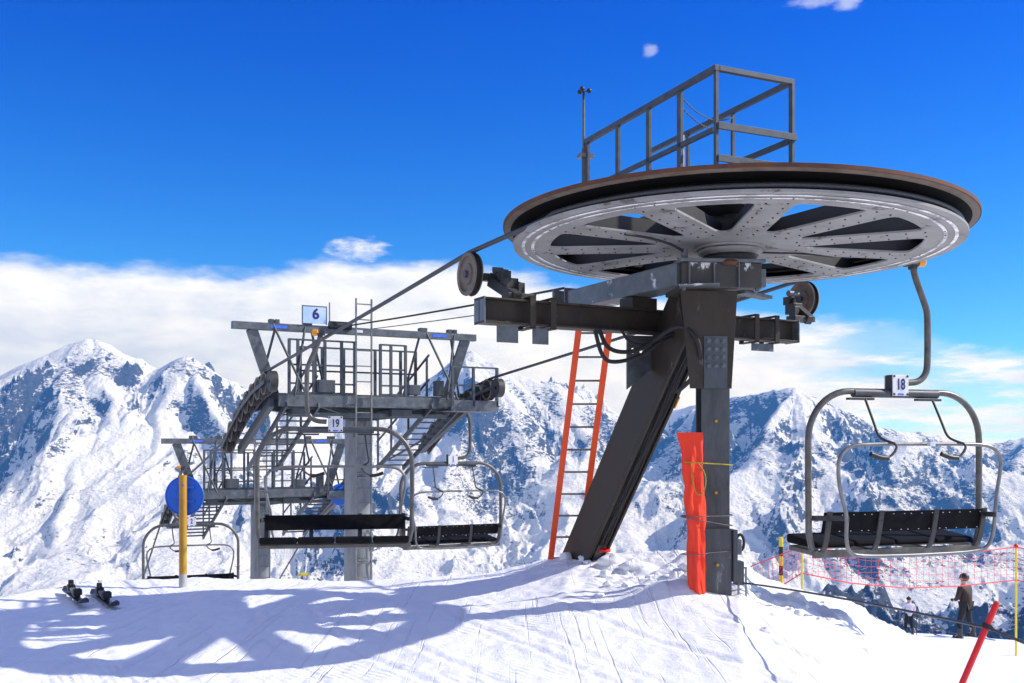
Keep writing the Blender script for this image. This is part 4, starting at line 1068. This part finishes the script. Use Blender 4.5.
# ------------------------------------------------------------------ people
def skin_mesh(name, joints, edges, mat, parent, sub=2, root=0):
    me = bpy.data.meshes.new(name); me.from_pydata([j[0] for j in joints], edges, []); me.update()
    o = bpy.data.objects.new(name, me); COL.objects.link(o); o.parent = parent
    s = o.modifiers.new('skin', 'SKIN')
    sv = me.skin_vertices[0].data if me.skin_vertices else None
    if sv is None:
        bpy.context.view_layer.update(); sv = me.skin_vertices[0].data
    for i, j in enumerate(joints):
        r = j[1]; sv[i].radius = (r, r) if not isinstance(r, tuple) else r
        sv[i].use_root = (i == root)
    ss = o.modifiers.new('smooth', 'SUBSURF'); ss.levels = ss.render_levels = sub
    s.use_smooth_shade = True
    me.materials.append(M[mat])
    dg = bpy.context.evaluated_depsgraph_get()
    nm = bpy.data.meshes.new_from_object(o.evaluated_get(dg)); nm.name = name
    o.modifiers.clear(); o.data = nm
    for p in nm.polygons: p.use_smooth = True
    return o

def make_person(loc, rz, h, label, jac, tro, hat, helmet, stance, lean):
    t = thing('person', label, 'person', loc, rz, None)
    s = h/1.75
    def J(x, y, z, r): return ((x*s, y*s, z*s), r*s)
    w = stance
    hip = [(-.10, 0, .90), (.10, 0, .90)]
    kn = [(-.10-w*.55, .05, .50), (.10+w*.55, .05, .50)]
    an = [(-.10-w, 0, .11), (.10+w, 0, .11)]
    body = [J(0, 0, .96, .13), J(0, .0, 1.15, .12), J(0, .0+lean, 1.36, .14), J(0, lean, 1.47, .06), J(0, lean+.01, 1.56, .07), J(0, lean+.015, 1.66, .095), J(0, lean+.01, 1.72, .07)]
    ed = [(0, 1), (1, 2), (2, 3), (3, 4), (4, 5), (5, 6)]
    ix = len(body)
    sh = [(-.20, lean, 1.40), (.20, lean, 1.40)]; el = [(-.29, lean+.02, 1.14), (.29, lean+.02, 1.14)]; ha = [(-.20, .26, 1.04), (.20, .26, 1.04)]
    for k in range(2):
        b0 = len(body)
        fx = ha[k][0]; sg_ = 1 if k else -1
        body += [J(*sh[k], .06), J(*el[k], .048), J(fx, ha[k][1]-.04, ha[k][2], .034), J(fx-sg_*.01, ha[k][1]+.03, ha[k][2], .042)]
        ed += [(2, b0), (b0, b0+1), (b0+1, b0+2), (b0+2, b0+3)]
        for f_ in range(4):
            b1 = len(body); dz = (f_-1.5)*.02
            body += [J(fx-sg_*.02, ha[k][1]+.075, ha[k][2]+dz, .010), J(fx-sg_*.05, ha[k][1]+.10, ha[k][2]+dz, .009)]
            ed += [(b0+3, b1), (b1, b1+1)]
        b1 = len(body)
        body += [J(fx-sg_*.05, ha[k][1]+.02, ha[k][2]+.03, .011)]; ed += [(b0+3, b1)]
    for k in range(2):
        b0 = len(body)
        sg_ = 1 if k else -1
        body += [J(*hip[k], .085), J(*kn[k], .058), J(*an[k], .042), J(an[k][0]+sg_*.02, .14, .05, .035)]
        ed += [(0, b0), (b0, b0+1), (b0+1, b0+2), (b0+2, b0+3)]
    skin_mesh('body', body, ed, 'skin', t, 2)
    # face: nose, eyes
    f = MB().ball(V(0, lean+.115, 1.63)*s, .016*s, 8)
    for k in (-1, 1): f.ball(V(k*.035, lean+.10, 1.66)*s, .012*s, 8)
    f.build('face', 'skin', t)
    jk = [J(0, 0, .84, .185), J(0, 0, 1.02, .178), J(0, 0, 1.18, .175), J(0, lean, 1.36, .185), J(0, lean, 1.46, .085), J(0, lean, 1.52, .075)]
    je = [(0, 1), (1, 2), (2, 3), (3, 4), (4, 5)]
    for k in range(2):
        b0 = len(jk)
        jk += [J(*sh[k], .085), J(*el[k], .072), J(ha[k][0], ha[k][1]-.05, ha[k][2], .05)]
        je += [(3, b0), (b0, b0+1), (b0+1, b0+2)]
    skin_mesh('jacket', jk, je, jac, t, 2)
    tj = [J(0, 0, .93, .14)]; te = []
    for k in range(2):
        b0 = len(tj)
        tj += [J(*hip[k], .115), J(*kn[k], .085), J(an[k][0], an[k][1], .22, .075)]
        te += [(0, b0), (b0, b0+1), (b0+1, b0+2)]
    skin_mesh('trousers', tj, te, tro, t, 2)
    for k in range(2):
        sg_ = 1 if k else -1
        bt = MB()
        x = an[k][0]*s
        bt.tube([V(x, -.01*s, .05*s), V(x, -.015*s, .16*s), V(x, -.02*s, .30*s)], [.066*s, .062*s, .07*s], 12)
        bt.hexa([(x-.05*s, -.10*s, .012), (x+.05*s, -.10*s, .012), (x+.05*s, .2*s, .012), (x-.05*s, .2*s, .012), (x-.045*s, -.09*s, .12*s), (x+.045*s, -.09*s, .12*s), (x+.04*s, .18*s, .08*s), (x-.04*s, .18*s, .08*s)])
        bt.build('boot', 'boot', t, bevel=.01)
        gl = MB().ball(V(ha[k][0]-sg_*.01, ha[k][1]+.03, ha[k][2])*s, .05*s, 10, sc=(1, 1.2, .9)); gl.build('glove', 'black', t)
    if helmet:
        hm = MB().lathe([(.10, -.06), (.128, -.02), (.135, .03), (.122, .085), (.085, .125), (.04, .142), (.001, .146)], V(0, lean+.0, 1.66)*s, (0, 0, 1), 20); hm.build('helmet', hat, t)
        gg = MB().lathe([(.112*s, -.022*s), (.135*s, -.02*s), (.135*s, .02*s), (.112*s, .022*s)], V(0, lean+.02, 1.655)*s, (0, 0, 1), 20); gg.build('goggles', 'tipmark', t)
    else:
        hm = MB().lathe([(.108*s, -.02*s), (.113*s, .02*s), (.10*s, .07*s), (.06*s, .10*s), (.001, .108*s)], V(0, lean+.01, 1.67)*s, (0, 0, 1), 20); hm.ball(V(0, lean+.01, 1.795)*s, .03*s, 10); hm.build('hat', hat, t)
    return t, s, an

def flat_skis(name, loc, rz, L_, xs, s, labels, group):
    for x, lab in zip(xs, labels):
        m = MB(); rows = []; n = 16
        for i in range(n+1):
            f = i/n; y = -L_*.42+L_*f; w = .045*(1 if f < .88 else math.sqrt(max(1-((f-.88)/.12)**2, .03)))
            z = -.004+(0 if f < .86 else 3*(f-.86)**1.6); rows.append((y, w, z))
        vs = []
        for y, w, z in rows: vs += [(-w, y, z), (w, y, z), (w, y, z+.012), (-w, y, z+.012)]
        fs = [(i*4+k, i*4+(k+1) % 4, i*4+4+(k+1) % 4, i*4+4+k) for i in range(n) for k in range(4)]+[(3, 2, 1, 0), (n*4, n*4+1, n*4+2, n*4+3)]
        m.add(vs, fs)
        o = m.build('ski', 'skitop')
        c, sn_ = math.cos(rz), math.sin(rz)
        o.location = (loc[0]+x*c, loc[1]+x*sn_, loc[2]); o.rotation_euler = (0, 0, rz)
        tag(o, lab, 'ski', group)

ax_, ay_ = (966-512)/F*28.4, 28.4
az_ = hz(ax_, ay_)
pt, s_, an_ = make_person((ax_, ay_, az_+.012), R(35), 1.76, 'adult skier in brown jacket and black trousers standing with legs apart, seen from behind', 'jacket', 'trousers', 'helmet', True, .22, .05)
flat_skis('ski', (ax_, ay_, az_+.012), R(35), 1.6, (an_[0][0]*s_, an_[1][0]*s_), s_, ('dark ski under the left boot of the skier in the brown jacket', 'dark ski under the right boot of the skier in the brown jacket'), 'skis under the skier in brown')
bx_, by_ = (909-512)/F*29.0, 29.0
bz_ = EYE-(634-YH)/F*29.0
bz_ = hz(bx_, by_)
make_person((bx_, by_, bz_), R(-5), 1.06, 'small child in a white and lilac jacket and black trousers with a black bobble hat', 'lilac', 'trousers', 'black', False, .06, .03)
for dx, lab in ((-.27, 'ski stick on the left of the child in the white jacket'), (.27, 'ski stick on the right of the child in the white jacket')):
    px_ = bx_+dx
    st_ = MB().tube([V(px_, by_+.12, bz_-.05), V(px_, by_+.14, bz_+.72)], .009, 6); st_.disc(V(px_, by_+.125, bz_+.05), .035, (0, 0, 1), .01, 10)
    tag(st_.build('ski_stick', 'chair_dark'), lab, 'ski stick')

# ------------------------------------------------------------------ sky, clouds, sun
SUN = V(4.66, .39, 3.5).normalized()
sl = bpy.data.lights.new('sun', 'SUN'); sl.energy = 5.0; sl.angle = R(.5); sl.color = (1, .965, .91)
so_ = bpy.data.objects.new('sun', sl); COL.objects.link(so_); so_.rotation_euler = SUN.to_track_quat('Z', 'Y').to_euler()
so_.location = SUN*50

wd_ = bpy.data.worlds.new('World'); SC.world = wd_; wd_.use_nodes = True
nt = wd_.node_tree; L = nt.links
for n in list(nt.nodes): nt.nodes.remove(n)
sky = N(nt, 'ShaderNodeTexSky', sky_type='NISHITA'); sky.sun_disc = False
sky.sun_elevation = math.asin(SUN.z); sky.sun_rotation = math.atan2(SUN.x, SUN.y)
sky.altitude = 2600; sky.air_density = 1.0; sky.dust_density = .3; sky.ozone_density = 2.5
tc = N(nt, 'ShaderNodeTexCoord'); sep = N(nt, 'ShaderNodeSeparateXYZ'); L.new(tc.outputs['Generated'], sep.inputs[0])
def mth(op, a, b=None, c=None, clamp=False):
    n = N(nt, 'ShaderNodeMath', operation=op); n.use_clamp = clamp
    for i, q in enumerate((a, b, c)):
        if q is None: continue
        if isinstance(q, (int, float)): n.inputs[i].default_value = q
        else: L.new(q, n.inputs[i])
    return n.outputs[0]
azm = mth('ARCTAN2', sep.outputs[0], sep.outputs[1]); elv = mth('ARCSINE', sep.outputs[2])
# polarised sky: deeper and more saturated than the plain model
hs = N(nt, 'ShaderNodeHueSaturation', i_Saturation=1.32, i_Value=1.0); L.new(sky.outputs[0], hs.inputs['Color'])
tint = N(nt, 'ShaderNodeMix', data_type='RGBA', blend_type='MULTIPLY'); tint.inputs['Factor'].default_value = 1; L.new(hs.outputs[0], tint.inputs[6])
tf = N(nt, 'ShaderNodeMapRange', interpolation_type='SMOOTHSTEP'); L.new(elv, tf.inputs[0]); tf.inputs[1].default_value = R(5); tf.inputs[2].default_value = R(27)
tm = N(nt, 'ShaderNodeMix', data_type='RGBA'); L.new(tf.outputs[0], tm.inputs['Factor']); tm.inputs[6].default_value = (.66, 1.24, 1.72, 1); tm.inputs[7].default_value = (.04, .70, 1.98, 1)
L.new(tm.outputs[2], tint.inputs[7])
# cloud bank: its top edge as a curve over the azimuth
def px2az(x): return math.atan((x-512)/F)
def px2el(x, y): a = (x-512)/F; return math.atan((YH-y)/F/math.sqrt(1+a*a))
pts = [(-300, 285), (0, 259), (100, 262), (200, 268), (250, 273), (300, 264), (340, 258), (400, 258), (450, 262), (520, 272), (600, 290), (700, 305), (800, 315), (880, 320), (950, 338), (1024, 352), (1250, 360)]
cv = N(nt, 'ShaderNodeFloatCurve'); c = cv.mapping.curves[0]
a0, a1 = R(-60), R(60)
fa = mth('DIVIDE', mth('SUBTRACT', azm, a0), a1-a0)
L.new(fa, cv.inputs['Value'])
P = [((px2az(x)-a0)/(a1-a0), px2el(x, y)/.3) for x, y in pts]
c.points[0].location = (0, P[0][1]); c.points[1].location = (1, P[-1][1])
for p in P: c.points.new(*p)
cv.mapping.update()
top = mth('MULTIPLY', cv.outputs[0], .3)
cmb = N(nt, 'ShaderNodeCombineXYZ'); L.new(azm, cmb.inputs[0]); L.new(mth('MULTIPLY', elv, 2.6), cmb.inputs[1])
nz = N(nt, 'ShaderNodeTexNoise', i_Scale=9, i_Detail=9, i_Roughness=.58); L.new(cmb.outputs[0], nz.inputs['Vector'])
nb_ = mth('SUBTRACT', nz.outputs['Fac'], .5)
nf = N(nt, 'ShaderNodeTexNoise', i_Scale=30, i_Detail=6, i_Roughness=.6); L.new(cmb.outputs[0], nf.inputs['Vector'])
below = mth('SUBTRACT', mth('ADD', mth('ADD', top, mth('MULTIPLY', nb_, .06)), mth('MULTIPLY', mth('SUBTRACT', nf.outputs['Fac'], .5), .018)), elv)
def mrange(src, a, b, c_=0, d=1):
    n = N(nt, 'ShaderNodeMapRange', interpolation_type='SMOOTHSTEP'); L.new(src, n.inputs[0])
    for i, q in enumerate((a, b, c_, d)): n.inputs[i+1].default_value = q
    return n.outputs[0]
bank = mrange(below, -.006, .018)
# streaky gaps in the bank on the right
cmb2 = N(nt, 'ShaderNodeCombineXYZ'); L.new(azm, cmb2.inputs[0]); L.new(mth('MULTIPLY', elv, 5.5), cmb2.inputs[1])
n2 = N(nt, 'ShaderNodeTexNoise', i_Scale=6.5, i_Detail=8, i_Roughness=.6); L.new(cmb2.outputs[0], n2.inputs['Vector'])
gap = mrange(n2.outputs['Fac'], .40, .56, .25, 1)
rightw = mrange(azm, px2az(740), px2az(900))
gapm = mth('ADD', mth('MULTIPLY', gap, rightw), mth('SUBTRACT', 1, rightw))
bank = mth('MULTIPLY', bank, gapm)
# three small separate clouds
def puff(x, y, sx_, sy_, amt):
    da = mth('DIVIDE', mth('SUBTRACT', azm, px2az(x)), sx_/F); de = mth('DIVIDE', mth('SUBTRACT', elv, px2el(x, y)), sy_/F)
    r2 = mth('ADD', mth('MULTIPLY', da, da), mth('MULTIPLY', de, de))
    n = N(nt, 'ShaderNodeTexNoise', i_Scale=42, i_Detail=7, i_Roughness=.6); L.new(cmb.outputs[0], n.inputs['Vector'])
    return mth('MULTIPLY', mrange(mth('SUBTRACT', mth('ADD', mth('MULTIPLY', n.outputs['Fac'], 1.6), -.3), r2), 0, .75), amt)
cl = bank
for a in ((357, 249, 50, 19, .95), (650, 51, 13, 11, .34), (815, 2, 40, 10, .42), (848, 3, 24, 10, .5), (960, 352, 40, 14, .6)): cl = mth('MAXIMUM', cl, puff(*a))
# unseen cloud added overhead and round the horizon, as white fill for shadows
n4 = N(nt, 'ShaderNodeTexNoise', i_Scale=2.6, i_Detail=7, i_Roughness=.55); L.new(tc.outputs['Generated'], n4.inputs['Vector'])
away = mrange(mth('ABSOLUTE', azm), R(55), R(75))
cl = mth('MAXIMUM', cl, mth('MULTIPLY', mth('MULTIPLY', mrange(n4.outputs['Fac'], .465, .605), mrange(elv, -.1, .1)), mth('MAXIMUM', away, mrange(elv, R(30), R(42)))))
# cloud tone, with the billows' sunlit edges and shaded sides painted in
n3 = N(nt, 'ShaderNodeTexNoise', i_Scale=5, i_Detail=6, i_Roughness=.55); L.new(cmb.outputs[0], n3.inputs['Vector'])
lowl = mth('MULTIPLY', mrange(azm, px2az(420), px2az(150)), mrange(elv, .17, .08))
ofs = N(nt, 'ShaderNodeVectorMath', operation='ADD'); L.new(cmb.outputs[0], ofs.inputs[0]); ofs.inputs[1].default_value = (.022, .030, 0)
def bn(v):
    n = N(nt, 'ShaderNodeTexNoise', i_Scale=13, i_Detail=8, i_Roughness=.56); L.new(v, n.inputs['Vector']); return n.outputs['Fac']
edge_light = mth('MULTIPLY', mth('SUBTRACT', bn(cmb.outputs[0]), bn(ofs.outputs[0])), 1.5)
tone = mth('ADD', mth('ADD', mth('MULTIPLY', mth('SUBTRACT', n3.outputs['Fac'], .5), .8), edge_light), mth('SUBTRACT', .74, mth('MULTIPLY', lowl, .48)), None, True)
ct = ramp(nt, tone, [(.0, (5.9, 6.7, 8.3)), (.75, (9.2, 9.6, 10.2)), (1.0, (10.2, 10.3, 10.5))])
mx = N(nt, 'ShaderNodeMix', data_type='RGBA'); L.new(cl, mx.inputs['Factor']); L.new(tint.outputs[2], mx.inputs[6]); L.new(ct, mx.inputs[7])
bg = N(nt, 'ShaderNodeBackground', i_Strength=.1); L.new(mx.outputs[2], bg.inputs['Color'])
ow = N(nt, 'ShaderNodeOutputWorld'); L.new(bg.outputs[0], ow.inputs[0])

# ------------------------------------------------------------------ mountain air
hm_, hnt, hp = new_mat('clear_mountain_air')
hnt.nodes.remove(hp)
pv_ = N(hnt, 'ShaderNodeVolumePrincipled', i_Density=HAZE); pv_.inputs['Color'].default_value = (.07, .36, 1.0, 1); pv_.inputs['Absorption Color'].default_value = (1, 1, 1, 1); pv_.inputs['Anisotropy'].default_value = .1
hnt.links.new(pv_.outputs[0], hnt.nodes['Material Output'].inputs['Volume'])
M['air'] = hm_
zlo, zhi = min(float(H.min()), float(hill(np.array([0., 0.]), np.array([398., 60.])).min()), -300)-60, max(float(H.max()), 40)+25
tag(MB().box((0, 3500, (zlo+zhi)/2), (11000, 8600, zhi-zlo)).build('haze', 'air'), kind='stuff')

# ------------------------------------------------------------------ camera and render
cam = bpy.data.cameras.new('camera'); co = bpy.data.objects.new('camera', cam); COL.objects.link(co)
cam.sensor_width = 36; cam.lens = F*36/1024; cam.clip_start = .1; cam.clip_end = 40000
cam.shift_y = (YH-341.5)/1024
co.location = (0, 0, EYE); co.rotation_euler = (R(90), 0, 0)
SC.camera = co
SC.view_settings.view_transform = 'Standard'; SC.view_settings.look = 'None'
SC.view_settings.exposure = .08; SC.view_settings.gamma = 1
SC.cycles.max_bounces = 6; SC.cycles.diffuse_bounces = 3
SC.cycles.use_denoising = True
